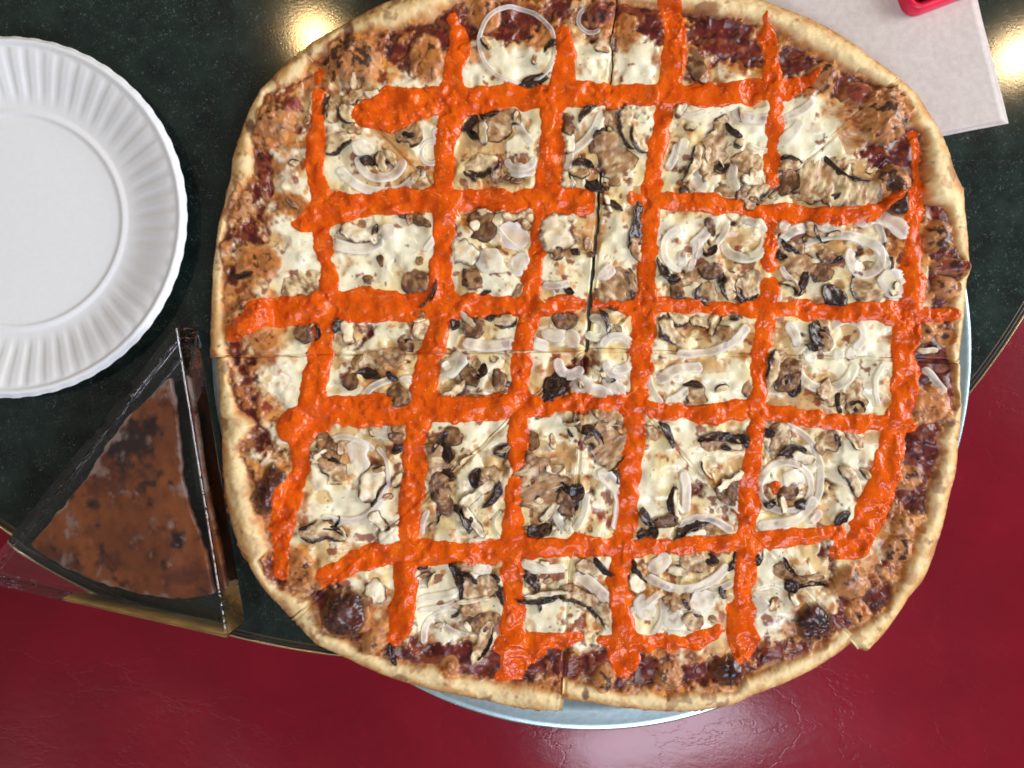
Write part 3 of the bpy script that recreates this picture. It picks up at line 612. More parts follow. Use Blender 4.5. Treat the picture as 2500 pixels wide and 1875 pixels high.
# ------------------------------------------------------------------ hot sauce grid (strokes: photo points / 1.13, width)
K = 2500/2212.0
STROKES = [
 ([(697, 212, 18), (693, 232, 26), (690, 262, 30), (688, 300, 26), (685, 340, 30), (688, 380, 32), (692, 440, 44), (700, 520, 40), (715, 600, 38), (708, 650, 44), (700, 720, 44), (692, 790, 46), (675, 860, 56), (660, 930, 50), (650, 1000, 44), (632, 1060, 46), (612, 1130, 42), (608, 1185, 40), (606, 1235, 36)]),
 ([(979, 42, 22), (990, 70, 30), (997, 100, 32), (985, 150, 40), (975, 200, 52), (972, 260, 54), (962, 330, 44), (960, 400, 48), (960, 480, 44), (955, 560, 46), (950, 640, 48), (946, 720, 46), (925, 790, 48), (912, 870, 56), (900, 950, 56), (892, 1040, 46), (884, 1130, 46), (876, 1200, 50), (872, 1280, 50), (865, 1350, 46), (860, 1368, 36)]),
 ([(1215, 84, 34), (1222, 120, 44), (1212, 180, 52), (1197, 240, 48), (1192, 320, 48), (1180, 400, 52), (1172, 470, 50), (1160, 540, 40), (1152, 600, 42), (1142, 680, 42), (1130, 760, 40), (1122, 850, 46), (1120, 930, 40), (1118, 1010, 30), (1108, 1090, 40), (1108, 1180, 46), (1105, 1280, 40), (1108, 1360, 50), (1105, 1410, 62), (1098, 1455, 48)]),
 ([(1440, -8, 52), (1448, 30, 46), (1455, 80, 44), (1455, 140, 48), (1448, 190, 50), (1432, 250, 40), (1422, 310, 42), (1408, 380, 42), (1404, 450, 40), (1400, 530, 38), (1394, 600, 40), (1394, 680, 44), (1386, 760, 44), (1384, 830, 44), (1374, 890, 42), (1368, 960, 42), (1362, 1050, 44), (1352, 1130, 42), (1344, 1200, 48), (1338, 1280, 48), (1342, 1350, 52), (1350, 1410, 66), (1352, 1440, 46)]),
 ([(1647, 38, 10), (1655, 75, 24), (1663, 130, 26), (1667, 190, 38), (1670, 240, 28), (1670, 300, 24), (1668, 350, 26), (1668, 392, 28)]),
 ([(1668, 462, 22), (1664, 520, 24), (1662, 572, 28)]),
 ([(1662, 622, 40), (1658, 700, 38), (1648, 760, 34), (1642, 830, 30), (1636, 890, 38), (1634, 950, 34), (1622, 1020, 36), (1618, 1090, 42), (1612, 1160, 44), (1606, 1240, 46), (1600, 1320, 54), (1604, 1375, 62), (1606, 1408, 40)]),
 ([(1969, 298, 22), (1972, 340, 24), (1974, 390, 24), (1972, 440, 36), (1970, 500, 36), (1968, 560, 38), (1968, 640, 48), (1958, 700, 46), (1948, 760, 44), (1955, 810, 50), (1946, 870, 50), (1926, 930, 60), (1918, 980, 54), (1905, 1040, 62), (1888, 1085, 66), (1862, 1140, 58), (1842, 1180, 50), (1808, 1186, 34)]),
 ([(1925, 425, 18), (1912, 440, 20), (1896, 456, 24)]),
 ([(1757, 160, 10), (1740, 178, 26), (1700, 196, 40), (1640, 200, 44), (1560, 206, 50), (1460, 208, 44), (1360, 206, 46), (1260, 206, 54), (1160, 208, 46), (1060, 212, 46), (980, 220, 56), (900, 226, 70), (840, 240, 84), (800, 248, 60), (782, 250, 36)]),
 ([(660, 478, 44), (690, 470, 66), (730, 456, 60), (800, 440, 48), (880, 434, 54), (960, 432, 50), (1050, 430, 44), (1150, 432, 48), (1220, 434, 50), (1282, 440, 46)]),
 ([(1372, 432, 20), (1410, 434, 34), (1480, 436, 40), (1540, 440, 40), (1590, 446, 36), (1640, 458, 30), (1720, 460, 38), (1800, 464, 36), (1870, 462, 34), (1890, 458, 26)]),
 ([(512, 718, 34), (540, 700, 52), (580, 678, 66), (650, 668, 62), (720, 662, 66), (800, 660, 66), (880, 664, 60), (960, 662, 48), (1050, 660, 40), (1140, 664, 40), (1210, 660, 36), (1272, 658, 26)]),
 ([(1290, 655, 18), (1370, 660, 32), (1450, 660, 30), (1540, 660, 32), (1590, 668, 22), (1640, 666, 32), (1730, 672, 42), (1800, 676, 38), (1880, 674, 40), (1950, 676, 40), (2010, 681, 26), (2055, 681, 24)]),
 ([(628, 918, 56), (670, 898, 64), (740, 888, 64), (820, 886, 60), (900, 885, 62), (980, 882, 54), (1060, 882, 54), (1140, 880, 50), (1215, 872, 34), (1300, 870, 30), (1360, 872, 40), (1420, 886, 38), (1500, 892, 42), (1580, 888, 40), (1650, 890, 38), (1730, 902, 36), (1800, 910, 32), (1870, 914, 38), (1960, 916, 36)]),
 ([(700, 1246, 36), (750, 1222, 42), (810, 1198, 44), (880, 1192, 54), (960, 1194, 50), (1040, 1194, 50), (1120, 1188, 46), (1200, 1184, 40), (1290, 1180, 44), (1360, 1188, 50), (1440, 1182, 30), (1520, 1178, 36), (1600, 1172, 46), (1680, 1164, 40), (1760, 1158, 34), (1810, 1150, 26)]),
 ([(1085, 1392, 50), (1140, 1390, 44), (1190, 1384, 36), (1250, 1378, 16)]), ([(1130, 1420, 44), (1170, 1402, 30)]),
 ([(1296, 1382, 24), (1350, 1388, 50), (1410, 1384, 34), (1480, 1386, 34), (1540, 1368, 32), (1552, 1358, 20)]),
 ([(690, 168, 8), (690, 178, 10)]), ([(1673, 1048, 16), (1676, 1058, 16)]), ([(1655, 655, 12), (1656, 662, 12)]),
]
GS = 2.3; GX = np.arange(560, 2360, GS); GY = np.arange(-30, 1660, GS); gx, gy = np.meshgrid(GX, GY, indexing='ij')
SD = np.full(gx.shape, -1e3)
for st in STROKES:
    P = np.array(st, float)*np.array([K, K, K*.5])
    for (x0, y0, w0), (x1, y1, w1) in zip(P[:-1], P[1:]):
        i0, i1 = np.searchsorted(GX, [min(x0, x1)-70, max(x0, x1)+70]); j0, j1 = np.searchsorted(GY, [min(y0, y1)-70, max(y0, y1)+70])
        X = gx[i0:i1, j0:j1]; Y = gy[i0:i1, j0:j1]; dx, dy = x1-x0, y1-y0
        t = np.clip(((X-x0)*dx+(Y-y0)*dy)/(dx*dx+dy*dy+1e-9), 0, 1)
        d = (w0+(w1-w0)*t) - np.hypot(X-x0-t*dx, Y-y0-t*dy); SD[i0:i1, j0:j1] = np.maximum(SD[i0:i1, j0:j1], d)
SD = SD + 3.5 + 7.0*fb(gx, gy, 42, 31, 2) + 1.8*fb(gx, gy, 13, 33, 2)
def sd_at(x, y):
    i = np.clip(((x-GX[0])/GS).astype(int), 0, len(GX)-1); j = np.clip(((y-GY[0])/GS).astype(int), 0, len(GY)-1); return SD[i, j]
def sprof(d): return np.where(d > 0, .0014*(1-np.exp(-np.clip(d, 0, 60)/9.0)), .00026*np.maximum(d, -12)) - .0001
ang = np.arctan2(gy-852, gx-1432)
ctr = (gx[:-1, :-1]+GS/2, gy[:-1, :-1]+GS/2); cang = np.arctan2(ctr[1]-852, ctr[0]-1432)
gid = np.arange(gx.size).reshape(gx.shape)
for k in KEYS:
    s = SL[k]; mid = (s['t0']+s['t1'])/2; h = abs(s['t1']-s['t0'])/2 + .004
    ins = np.abs((cang-mid+math.pi) % (2*math.pi)-math.pi) <= h
    dm = np.maximum(np.maximum(SD[:-1, :-1], SD[1:, 1:]), np.maximum(SD[1:, :-1], SD[:-1, 1:]))
    # distance to the open north cut
    pn = (ctr[0]-1432)*math.sin(-1.477) - (ctr[1]-852)*math.cos(-1.477)
    gapn = (np.abs(pn-4) < 9) & (ctr[1] < 800) & (ctr[1] > 430)
    use = ins & (dm > -9) & ~gapn
    F = np.stack([gid[:-1, :-1], gid[:-1, 1:], gid[1:, 1:], gid[1:, :-1]], -1)[use]
    u, inv = np.unique(F, return_inverse=True); F = inv.reshape(F.shape); x = gx.ravel()[u]; y = gy.ravel()[u]; d = SD.ravel()[u]
    z, cc, rough, cm, rr = field(k, x, y, False)
    zl = z + np.where(d > 0, sprof(d)*(1+.45*fb(x, y, 70, 37, 2)), sprof(d)) + .00008*fb(x, y, 14, 36, 2)*(d > 0) + .0004*fb(x, y, 50, 39, 2)*(d > 0)
    V = np.stack([(x-1250)*SP, (937.5-y)*SP, zl], -1) - np.array(ROOT[k].location)
    if np.cross(V[F[0, 1]]-V[F[0, 0]], V[F[0, 2]]-V[F[0, 0]])[2] < 0: F = F[:, ::-1]
    o = mesh_np('hot_sauce', V, F, M_sauce, ROOT[k])

# ------------------------------------------------------------------ toppings
def surf(x, y):
    k = which(float(np.mean(x)), float(np.mean(y))); z = field(k, x, y)[0]; return k, z
M_CREAM = L3(228, 206, 160); M_TAN = L3(176, 134, 90); M_BRN = L3(104, 68, 44); M_DARK = L3(50, 32, 26); M_BLK = L3(30, 22, 20)
def mushroom(x, y, L, Wd, ang, kind, curve=None, over=False):
    sd = rng.randint(0, 9999); R_ = np.random.RandomState(sd)
    nt = max(9, int(L/3.2)); ns = 13
    cv = curve if curve is not None else {'c': .9, 'd': 1.1, 'b': .5, 'f': .25, 'w': .25}[kind]*(1 if R_.rand() < .5 else -1)
    t = np.linspace(0, 1, nt); s = np.linspace(-1, 1, ns)
    a = math.radians(ang) + cv*(t-.5); step = L/(nt-1)
    cx = np.concatenate([[0], np.cumsum(np.cos(a[:-1])*step)]); cy = np.concatenate([[0], np.cumsum(np.sin(a[:-1])*step)])
    cx -= cx.mean(); cy -= cy.mean(); nx, ny = -np.sin(a), np.cos(a)
    tt = np.abs(2*t-1)
    pw = {'c': 2.2, 'd': 2.0, 'b': 2.6, 'f': 4.0, 'w': 4.5}[kind]
    wp = np.clip(1-tt**pw, 0.02, 1)**(.6)*(1+.34*vn(t*L, t*0+sd, 17, 3)+.06*vn(t*L, t*0+sd, 6, 13)); wm = np.clip(1-tt**pw, .02, 1)**.6*(1+.36*vn(t*L, t*0+sd+50, 16, 5)+.06*vn(t*L, t*0+sd, 6, 15))
    S, T = np.meshgrid(s, t); hw = np.where(S > 0, wp[:, None], wm[:, None])*Wd*.5
    px = x + cx[:, None] + nx[:, None]*S*hw + 1.4*vn(S*20, T*L, 9, sd % 37); py = y + cy[:, None] + ny[:, None]*S*hw + 1.4*vn(S*20, T*L, 9, (sd+9) % 37)
    k, z = surf(px, py); zs = (.5*z + .5*z.mean() if L < 90 else .75*z+.25*z.mean()) - .0004
    th = {'c': .0028, 'd': .0020, 'b': .0022, 'f': .0017, 'w': .0028}[kind]*(.85+.4*R_.rand())
    edge = 1-np.abs(S)**(8 if kind in 'wf' else 5); endf = 1-tt[:, None]**12
    tilt = (R_.rand()-.5)*.0028*S + (R_.rand()-.5)*.003*(2*T-1)
    h = th*(.35+.65*edge)*(.4+.6*endf) + tilt + .0006*fb(px, py, 18, sd % 30, 2) + .0002*np.sin(T*L*.4+3*S+5*vn(px, py, 20, 3)+sd)*(kind in 'fb') + .0014*vn(T*3, S*0+sd, 1.0, 8)*np.abs(S)**2 + (.0016*np.clip(S-.55, 0, 1)/.45 if kind == 'c' else 0)
    if kind in 'db': h = h + .0012*np.abs(S)**2
    zt = zs + h
    d = sd_at(px, py)
    if not over and R_.rand() > .2: zt = np.where(d > 2, np.minimum(zt, z+sprof(d)-.0006), zt)
    zt = np.maximum(zt, z-.0012)
    zbm = np.minimum(z, zt)-.0015
    n1 = fb(px, py, 13, sd % 29, 3); n2 = fb(T*L*.35, S*14+sd, 5, 7, 2); cream = R_.rand()
    fl = mixc(M_CREAM, M_TAN, sstep(-.3+.3*cream, .8, n1)); fl = mixc(fl, M_BRN, .5*sstep(.2, .8, n2))
    if kind == 'c': c = mixc(fl, M_DARK, sstep(.42, .62, S+.18*n1)); c = mixc(c, M_BRN, .7*sstep(.75, 1.0, -S+.15*n1))
    elif kind == 'w': c = mixc(L3(240, 230, 200), M_CREAM, sstep(-.2, .6, n1)); c = mixc(c, M_BRN, sstep(.72, .95, np.maximum(np.abs(S), tt[:, None])+.15*n1))
    elif kind == 'f':
        b = mixc(M_TAN, M_CREAM, sstep(.2, .7, n1+cream-.5)); b = mixc(b, M_BRN, .6*sstep(.1, .7, n2))
        b = mixc(b, L3(236, 216, 172), .7*sstep(.2, .7, fb(T*L, S*Wd*.5+sd, 18, 19, 2))); b = mixc(b, M_BRN, .35*sstep(.15, .8, np.sin(T*L*.6+4*n1)*.35+.8*n1)*sstep(.0, .6, -S))
        c = mixc(b, M_DARK, sstep(.80, .95, S+.22*n1)); c = mixc(c, M_BRN, .8*sstep(.86, 1.02, np.maximum(-S, tt[:, None])+.2*n1))
    elif kind == 'b': c = mixc(mixc(M_BRN, M_TAN, .9*sstep(-.3, .5, n1)), M_DARK, .85*sstep(.45, 1.0, S+.35*n2+.2*n1))
    else: c = mixc(M_DARK, M_BLK, sstep(-.2, .5, n1)); c = mixc(c, M_BRN, .6*sstep(.35, .7, n2))
    def P(zv): return np.stack([(px-1250)*SP, (937.5-py)*SP, zv], -1).reshape(-1, 3)
    V = np.concatenate([P(zt), P(zbm)]) - np.array(ROOT[k].location); n = nt*ns
    I = np.arange(n).reshape(nt, ns); F = np.stack([I[:-1, :-1], I[:-1, 1:], I[1:, 1:], I[1:, :-1]], -1).reshape(-1, 4)
    lp = np.concatenate([I[:, 0], I[-1, 1:], I[::-1, -1][1:], I[0, ::-1][1:]])
    Wl = np.stack([lp[:-1], lp[1:], lp[1:]+n, lp[:-1]+n], -1)
    if np.cross(V[F[0, 1]]-V[F[0, 0]], V[F[0, 2]]-V[F[0, 0]])[2] < 0: F = F[:, ::-1]
    else: Wl = Wl[:, ::-1]
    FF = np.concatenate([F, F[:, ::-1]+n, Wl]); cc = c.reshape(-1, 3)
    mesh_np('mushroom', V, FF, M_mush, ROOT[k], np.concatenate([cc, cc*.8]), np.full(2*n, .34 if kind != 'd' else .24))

def catmull(P, n):
    P = np.array(P, float)
    if len(P) == 2: return P[0]+(P[1]-P[0])*np.linspace(0, 1, n)[:, None]
    Q = np.concatenate([[2*P[0]-P[1]], P, [2*P[-1]-P[-2]]]); out = []
    m = len(P)-1; tt = np.linspace(0, m-1e-6, n)
    for t in tt:
        i = int(t); f = t-i; p0, p1, p2, p3 = Q[i:i+4]
        out.append(.5*(2*p1+(p2-p0)*f+(2*p0-5*p1+4*p2-p3)*f*f+(3*p1-p0-3*p2+p3)*f**3))
    return np.array(out)
def onion(pts, w, closed=False, th=None, over=False, green=False):
    P = np.array(pts, float); L = np.hypot(*np.diff(P, axis=0).T).sum()
    n = max(16, int(L/3.5)); C = catmull(np.concatenate([P, P[:1]]) if closed else P, n+1 if closed else n)
    if closed: C = C[:-1]
    Tn = np.roll(C, -1, 0)-np.roll(C, 1, 0) if closed else np.gradient(C, axis=0); Tn /= np.linalg.norm(Tn, axis=1, keepdims=True)+1e-9
    Nn = np.stack([-Tn[:, 1], Tn[:, 0]], -1); m = 12; a = np.arange(m)*2*math.pi/m
    sg = lambda v, p: np.sign(v)*np.abs(v)**p
    ca, sa = sg(np.cos(a), .7), sg(np.sin(a), .75)
    R_ = np.random.RandomState(rng.randint(9999)); t = np.linspace(0, 1, len(C))
    tap = np.ones(len(C)) if closed else np.clip(np.minimum(t, 1-t)*L/max(5.0, w*.25), .12, 1)**.5
    wv = w*.5*tap*(1+(.12 if w < 30 else .3)*vn(t*L, t*0+R_.rand()*90, 24, 6))
    px = C[:, 0][:, None]+Nn[:, 0][:, None]*wv[:, None]*ca; py = C[:, 1][:, None]+Nn[:, 1][:, None]*wv[:, None]*ca
    k, z = surf(px, py); zc = surf(C[:, 0], C[:, 1])[1]; ker = np.ones(5)/5
    zc = np.convolve(np.pad(zc, 2, mode='edge'), ker, 'valid')
    H = (th if th else min(.0021, max(.0011, w*SP*.26)))
    tilt = (.25+.5*R_.rand())*(1 if R_.rand() < .5 else -1)*H*.6
    zz = (zc + H*.42 + .0005*vn(t*L, t*0, 40, 9))[:, None] + H*.55*sa*tap[:, None] + tilt*ca
    d = sd_at(px, py)
    if not over: zz = np.where(d > 2, np.minimum(zz, z+sprof(d)-.0007), zz)
    V = np.stack([(px-1250)*SP, (937.5-py)*SP, zz], -1).reshape(-1, 3)-np.array(ROOT[k].location)
    I = np.arange(len(C)*m).reshape(len(C), m); I2 = np.roll(I, -1, 1)
    if closed: A, B, C2, D = I, I2, np.roll(I2, -1, 0), np.roll(I, -1, 0)
    else: A, B, C2, D = I[:-1], I2[:-1], I2[1:], I[1:]
    F = np.stack([A, B, C2, D], -1).reshape(-1, 4)
    if not closed:
        nv = len(V); V = np.concatenate([V, V[:m].mean(0, keepdims=True), V[-m:].mean(0, keepdims=True)])
        e0 = np.stack([np.full(m, nv), I2[0], I[0], I[0]], -1); e1 = np.stack([np.full(m, nv+1), I[-1], I2[-1], I2[-1]], -1)
        me_q = [tuple(f) for f in F.tolist()]+[tuple(f[:3]) for f in e0.tolist()]+[tuple(f[:3]) for f in e1.tolist()]
    else: me_q = [tuple(f) for f in F.tolist()]
    me = bpy.data.meshes.new('onion_ring' if closed else 'onion_strip'); me.from_pydata(V.tolist(), [], me_q)
    import bmesh
    bm = bmesh.new(); bm.from_mesh(me); bmesh.ops.recalc_face_normals(bm, faces=bm.faces); bm.to_mesh(me); bm.free()
    me.polygons.foreach_set('use_smooth', np.ones(len(me.polygons), dtype=bool)); me.materials.append(M_onion)
    av = np.abs(np.tile(ca, len(C))); av = np.concatenate([av, [.9]*(len(me.vertices)-len(av))]).astype(np.float32)
    at = me.attributes.new('Across', 'FLOAT', 'POINT'); at.data.foreach_set('value', av)
    o = bpy.data.objects.new(me.name, me); col.objects.link(o); o.parent = ROOT[k]
def arc(cx, cy, r, a0, a1, w, ry=None, **kw):
    ry = ry or r; full = abs(a1-a0) >= 359; n = max(5, int(abs(a1-a0)/22))
    A = np.radians(np.linspace(a0, a1, n, endpoint=not full)); jr = 1+.04*np.sin(2*A+cx)
    onion([(cx+r*q*math.cos(b), cy+ry*q*math.sin(b)) for b, q in zip(A, jr)], w, closed=full, **kw)
def bit(x, y, L, w, ang, **kw):
    a = math.radians(ang); c, s = math.cos(a)*L/2, math.sin(a)*L/2; b = L*.08
    onion([(x-c, y-s), (x-s*.16, y+c*.16), (x+c, y+s)], w, **kw)

MUSH = """787,266,62,24,-63,c;817,282,40,20,85,f;852,285,48,26,50,c;861,320,38,20,30,f;828,358,64,32,-28,c;874,241,60,24,-20,f;912,235,30,14,-10,w;996,328,58,36,20,f
998,334,28,15,15,d;934,399,42,26,80,c;955,390,36,22,60,c;901,401,32,20,20,d;1026,446,48,36,80,f;1296,206,74,24,-25,d;1323,216,28,16,-20,f;1195,266,52,40,-50,d;1149,298,50,18,-60,d
1152,323,42,16,40,d;1225,304,82,40,-42,f;1179,325,46,20,85,w;1174,404,78,40,-15,c;1217,423,44,22,100,b;1149,431,32,16,40,d;1380,304,54,24,60,b;1385,347,44,38,80,w;1434,274,62,15,-42,d
1532,312,92,34,80,c;1559,342,62,24,62,c;1461,325,38,17,-30,d;1504,393,118,62,62,f;1499,298,52,26,45,f;1380,441,44,30,40,w;1412,416,42,26,20,f;1424,400,48,18,10,d;1447,454,48,26,20,d
1695,163,62,30,78,b;1711,184,36,28,60,f;1755,344,98,44,105,f;1690,401,86,22,112,c;1725,393,72,28,100,f;1836,399,78,36,14,f;1787,323,46,10,40,d;1923,391,62,9,5,d;1925,405,50,24,0,f
1763,407,36,22,-20,d;2040,452,172,74,20,f;2060,425,110,11,28,d;1922,449,54,36,-50,b;1975,470,60,36,-10,f;1987,552,42,24,70,f;1996,560,56,9,80,d;598,674,52,11,-5,d;739,696,82,46,-25,f
882,571,80,36,8,w;919,574,42,12,88,d;1013,536,76,20,22,b;1015,690,62,46,-20,b;1051,723,72,8,-58,d;760,812,66,32,-10,b;778,812,34,10,85,d;752,788,32,18,0,f;834,793,48,24,-42,d;850,808,52,26,80,w
1037,796,58,38,-58,f;1032,763,36,26,20,b;1174,552,72,52,60,b;1271,517,72,26,-22,f;1212,512,80,20,-8,w;1130,620,62,48,20,w;1361,568,76,70,85,w;1358,617,34,26,10,b;1152,685,42,36,40,b;1138,674,32,14,70,d
1184,717,28,10,-20,d;1263,712,32,18,-50,f;1404,617,22,16,30,d;1388,712,24,16,20,d;1556,552,104,32,102,d;1552,600,60,22,75,f;1504,701,84,58,-55,f;1542,698,68,14,78,d;1496,503,48,15,22,d;1485,498,38,12,70,w
1108,790,30,18,95,d;1201,771,24,20,90,d;1157,799,46,40,30,b;1233,782,52,26,-20,c;1136,774,54,14,46,w;1480,788,64,13,75,d;1380,780,62,30,10,b;1674,468,30,28,20,d;1771,465,38,22,20,f;1850,470,60,34,-32,c
1825,488,42,26,60,f;1836,441,46,22,10,w;1733,612,34,15,-40,d;1622,660,64,16,55,d;1646,679,26,22,0,d;1652,712,38,26,60,b;1664,725,34,18,20,d;1690,674,78,22,-35,f;1733,660,52,26,10,b;1771,671,64,22,30,f
1777,696,64,28,80,c;1730,712,48,40,70,c;1834,701,56,46,-30,f;1844,726,46,15,-30,d;1806,722,50,16,60,d;1942,636,78,58,50,f;1940,612,84,14,30,d;1958,690,64,22,112,d;1907,620,34,18,20,d;2021,628,48,26,10,b
2040,634,30,14,-30,d;2002,668,46,32,30,b;2040,723,64,46,40,d;2125,696,90,54,100,f;2088,676,24,18,60,b;1657,774,48,30,20,c;1636,812,64,36,50,c;1752,780,74,18,-60,c;1796,777,22,16,-10,d;1758,818,48,30,-30,f
1712,785,40,20,20,f;1996,815,54,28,70,d;2015,801,64,26,75,f;2010,835,40,26,60,f;1978,848,30,12,30,d;920,881,108,44,-14,f;901,914,50,26,10,d;861,930,34,30,60,b;975,965,54,36,30,b;958,919,30,16,40,d
790,1085,64,26,55,b;806,1125,98,40,60,f;766,1117,38,24,20,w;815,1123,32,10,20,d;907,1180,74,44,108,w;922,1205,60,12,120,d;972,1096,34,22,-30,d;972,1172,36,20,-60,c;985,1044,48,28,30,f;961,1039,30,18,60,f
1058,1134,78,56,95,f;1078,1074,66,14,-45,d;1090,1106,44,36,70,d;1108,1063,46,30,50,b;1141,914,64,26,50,b;1174,906,38,20,-62,d;1108,955,68,22,-35,c;1090,971,44,24,-20,d;1217,927,54,20,85,b;1236,933,26,16,20,d
1168,969,54,10,6,b;1355,941,62,52,-50,d;1345,965,50,26,-30,d;1410,1014,74,15,86,b;1483,1012,68,36,30,f;1521,1014,40,17,-42,d;1488,1038,58,18,5,b;1494,1078,84,64,60,f;1462,1080,76,14,70,d;1431,1052,40,26,20,d
1233,1106,48,28,10,d;1293,1077,40,34,60,b;1301,1128,56,20,62,b;1163,1166,44,22,100,d;1217,1172,84,50,20,f;1168,1204,88,22,-34,w;1206,1207,74,18,-60,d;1092,1158,38,24,30,d;1081,1207,94,36,76,b;1070,1230,80,12,84,d
1320,1188,104,84,80,f;1345,1245,60,14,-45,w;1388,1201,64,38,-20,d;1380,1231,62,26,70,b;1396,1240,50,14,-50,d;1510,1163,38,26,20,d;1502,1128,50,20,-40,c;1630,1060,64,16,62,d;1581,1066,44,30,-40,f
1758,1070,96,22,4,d;1762,1086,84,26,4,f;1825,1077,46,24,28,d;1790,1087,32,22,20,w;1772,1096,20,14,10,d;1695,960,46,34,80,f;1690,940,44,16,10,d;1882,908,96,26,112,c;1836,944,38,34,20,f;1923,914,64,56,60,b
1930,945,54,22,60,d;1945,946,46,18,110,d;1934,893,40,30,20,b;1900,880,40,22,-40,f;2029,960,54,40,20,f;2082,966,74,38,82,f;2086,995,36,24,30,d;2045,985,46,12,80,d;1872,1055,28,22,10,d;1904,1079,74,42,86,f
1934,1103,56,24,-10,d;1958,1117,48,22,14,w;1925,1128,50,16,20,f;2017,1077,54,36,-30,f;2040,1072,34,10,70,d;2084,1066,54,24,65,f;2072,1172,74,26,60,c;1923,1199,44,26,-30,b;1880,1229,30,15,-20,d;1910,1231,38,14,80,w
1958,1231,32,24,-20,d;1787,1174,74,20,-30,w;1798,1193,50,38,20,b;1770,1215,50,16,40,b;793,1302,98,34,4,c;793,1288,104,12,8,d;923,1270,44,28,40,w;956,1306,54,34,-20,w;1029,1379,30,20,30,d;1004,1346,22,8,-20,d
961,1580,64,14,82,d;918,1441,48,38,60,w;1133,1265,70,22,62,d;1157,1273,74,18,58,w;1117,1414,84,16,72,d;1140,1405,56,11,30,d;1163,1436,80,40,-8,f;1160,1462,76,10,-6,w;1209,1412,24,18,20,d;1222,1452,50,20,72,d
1152,1485,44,30,10,f;1184,1515,68,30,-20,b;1178,1565,88,22,112,f;1192,1560,92,8,108,d;1130,1382,44,22,10,b;1298,1417,56,24,50,d;1300,1425,30,14,10,f;1323,1462,118,12,-10,d;1325,1452,110,12,-10,w;1439,1477,128,38,33,f
1430,1490,120,10,36,d;1472,1387,60,16,40,d;1434,1387,46,26,10,f;1578,1262,42,20,60,d;1580,1303,48,28,-20,d;1556,1395,70,18,58,d;1553,1425,38,28,60,w;1315,1292,58,28,-10,d;1282,1308,34,28,70,f;1641,1233,80,11,84,d
1652,1237,72,14,84,w;1690,1290,104,18,-28,d;1693,1305,48,18,-10,w;1733,1298,40,26,80,f;1627,1273,54,24,-10,b;1701,1368,64,44,-10,f;1739,1363,32,22,30,d;1652,1395,40,18,10,w;1790,1368,50,14,112,d;1850,1363,56,16,120,d
1844,1360,46,14,120,f;1660,1469,44,32,-10,f;1630,1466,26,20,20,b;1674,1474,30,12,60,d;1763,1444,26,18,60,d;1687,1517,42,36,20,f;1700,1508,30,10,50,d;1912,1395,40,30,20,f;1926,1428,34,28,60,d;1966,1414,64,20,-10,f
1972,1424,60,10,-10,d;1930,1390,60,8,50,d;2053,1265,40,18,-45,d;2255,856,40,12,4,w;1250,860,30,18,20,f;1310,1010,26,16,40,f"""
for row in MUSH.replace('\n', ';').split(';'):
    q = row.split(',')
    mushroom(float(q[0]), float(q[1]), (1.34 if q[5] in 'fw' else 1.2)*float(q[2]), (1.42 if q[5] in 'fcb' else 1.2)*float(q[3]), float(q[4]), q[5])

fr = np.random.RandomState(21); done = 0
while done < 90:
    x, y = fr.uniform(640, 2280), fr.uniform(40, 1640); k = which(x, y); s_ = SL[k]; a_ = np.array([math.atan2(y-APEX[k][1], x-APEX[k][0])])
    mid = (s_['t0']+s_['t1'])/2; a_ = mid+(a_-mid+math.pi) % (2*math.pi)-math.pi
    if np.interp(a_, s_['ti'], s_['ri'])[0] - math.hypot(x-APEX[k][0], y-APEX[k][1]) < 95 or sd_at(np.array([x]), np.array([y]))[0] > -8: continue
    mushroom(x, y, fr.uniform(20, 46), fr.uniform(12, 24), fr.uniform(0, 180), 'bbfffwc'[fr.randint(7)]); done += 1

done = 0
while done < 18:
    x, y = fr.uniform(680, 2220), fr.uniform(100, 1580); k = which(x, y); s_ = SL[k]; mid = (s_['t0']+s_['t1'])/2
    a_ = mid+(math.atan2(y-APEX[k][1], x-APEX[k][0])-mid+math.pi) % (2*math.pi)-math.pi
    if np.interp([a_], s_['ti'], s_['ri'])[0] - math.hypot(x-APEX[k][0], y-APEX[k][1]) < 110 or sd_at(np.array([x]), np.array([y]))[0] > -6: continue
    mushroom(x, y, fr.uniform(24, 56), fr.uniform(7, 13), fr.uniform(0, 180), 'ddc'[fr.randint(3)]); done += 1

arc(934, 378, 58, 15, 170, 24); arc(931, 356, 118, 30, 150, 24, th=.0014); arc(1053, 372, 26, 0, 360, 13); bit(890, 363, 52, 36, 20); bit(1072, 336, 46, 20, 65)
arc(1263, 114, 92, 0, 360, 11, th=.0016); bit(1282, 325, 68, 20, 55); arc(1271, 380, 34, 10, 170, 18); onion([(1470, 275), (1450, 320), (1420, 352), (1388, 372)], 22); bit(1385, 395, 54, 18, -75)
bit(1274, 412, 66, 36, 5, th=.0014); arc(1447, 50, 34, 60, 230, 12, th=.0014); bit(1690, 277, 72, 14, -8); bit(1836, 284, 104, 26, 10, th=.0018); bit(1945, 271, 80, 20, -30); bit(1855, 361, 60, 15, 12); bit(1641, 382, 66, 22, -68)
bit(1665, 358, 42, 24, -70); bit(1929, 322, 64, 30, -50, th=.0014); bit(1793, 433, 72, 24, 88); bit(1707, 440, 60, 34, 60, th=.0014); onion([(800, 590), (850, 606), (900, 606), (935, 585)], 28); bit(1059, 574, 92, 18, -62); bit(945, 565, 44, 36, -30, th=.0014)
bit(1255, 570, 78, 60, 20, th=.0014); bit(1248, 586, 98, 14, 40, over=True); bit(1200, 636, 70, 54, 50, th=.0014); bit(1262, 642, 62, 42, -40, th=.0014); bit(1358, 693, 66, 18, -3); bit(1478, 664, 46, 32, -40)
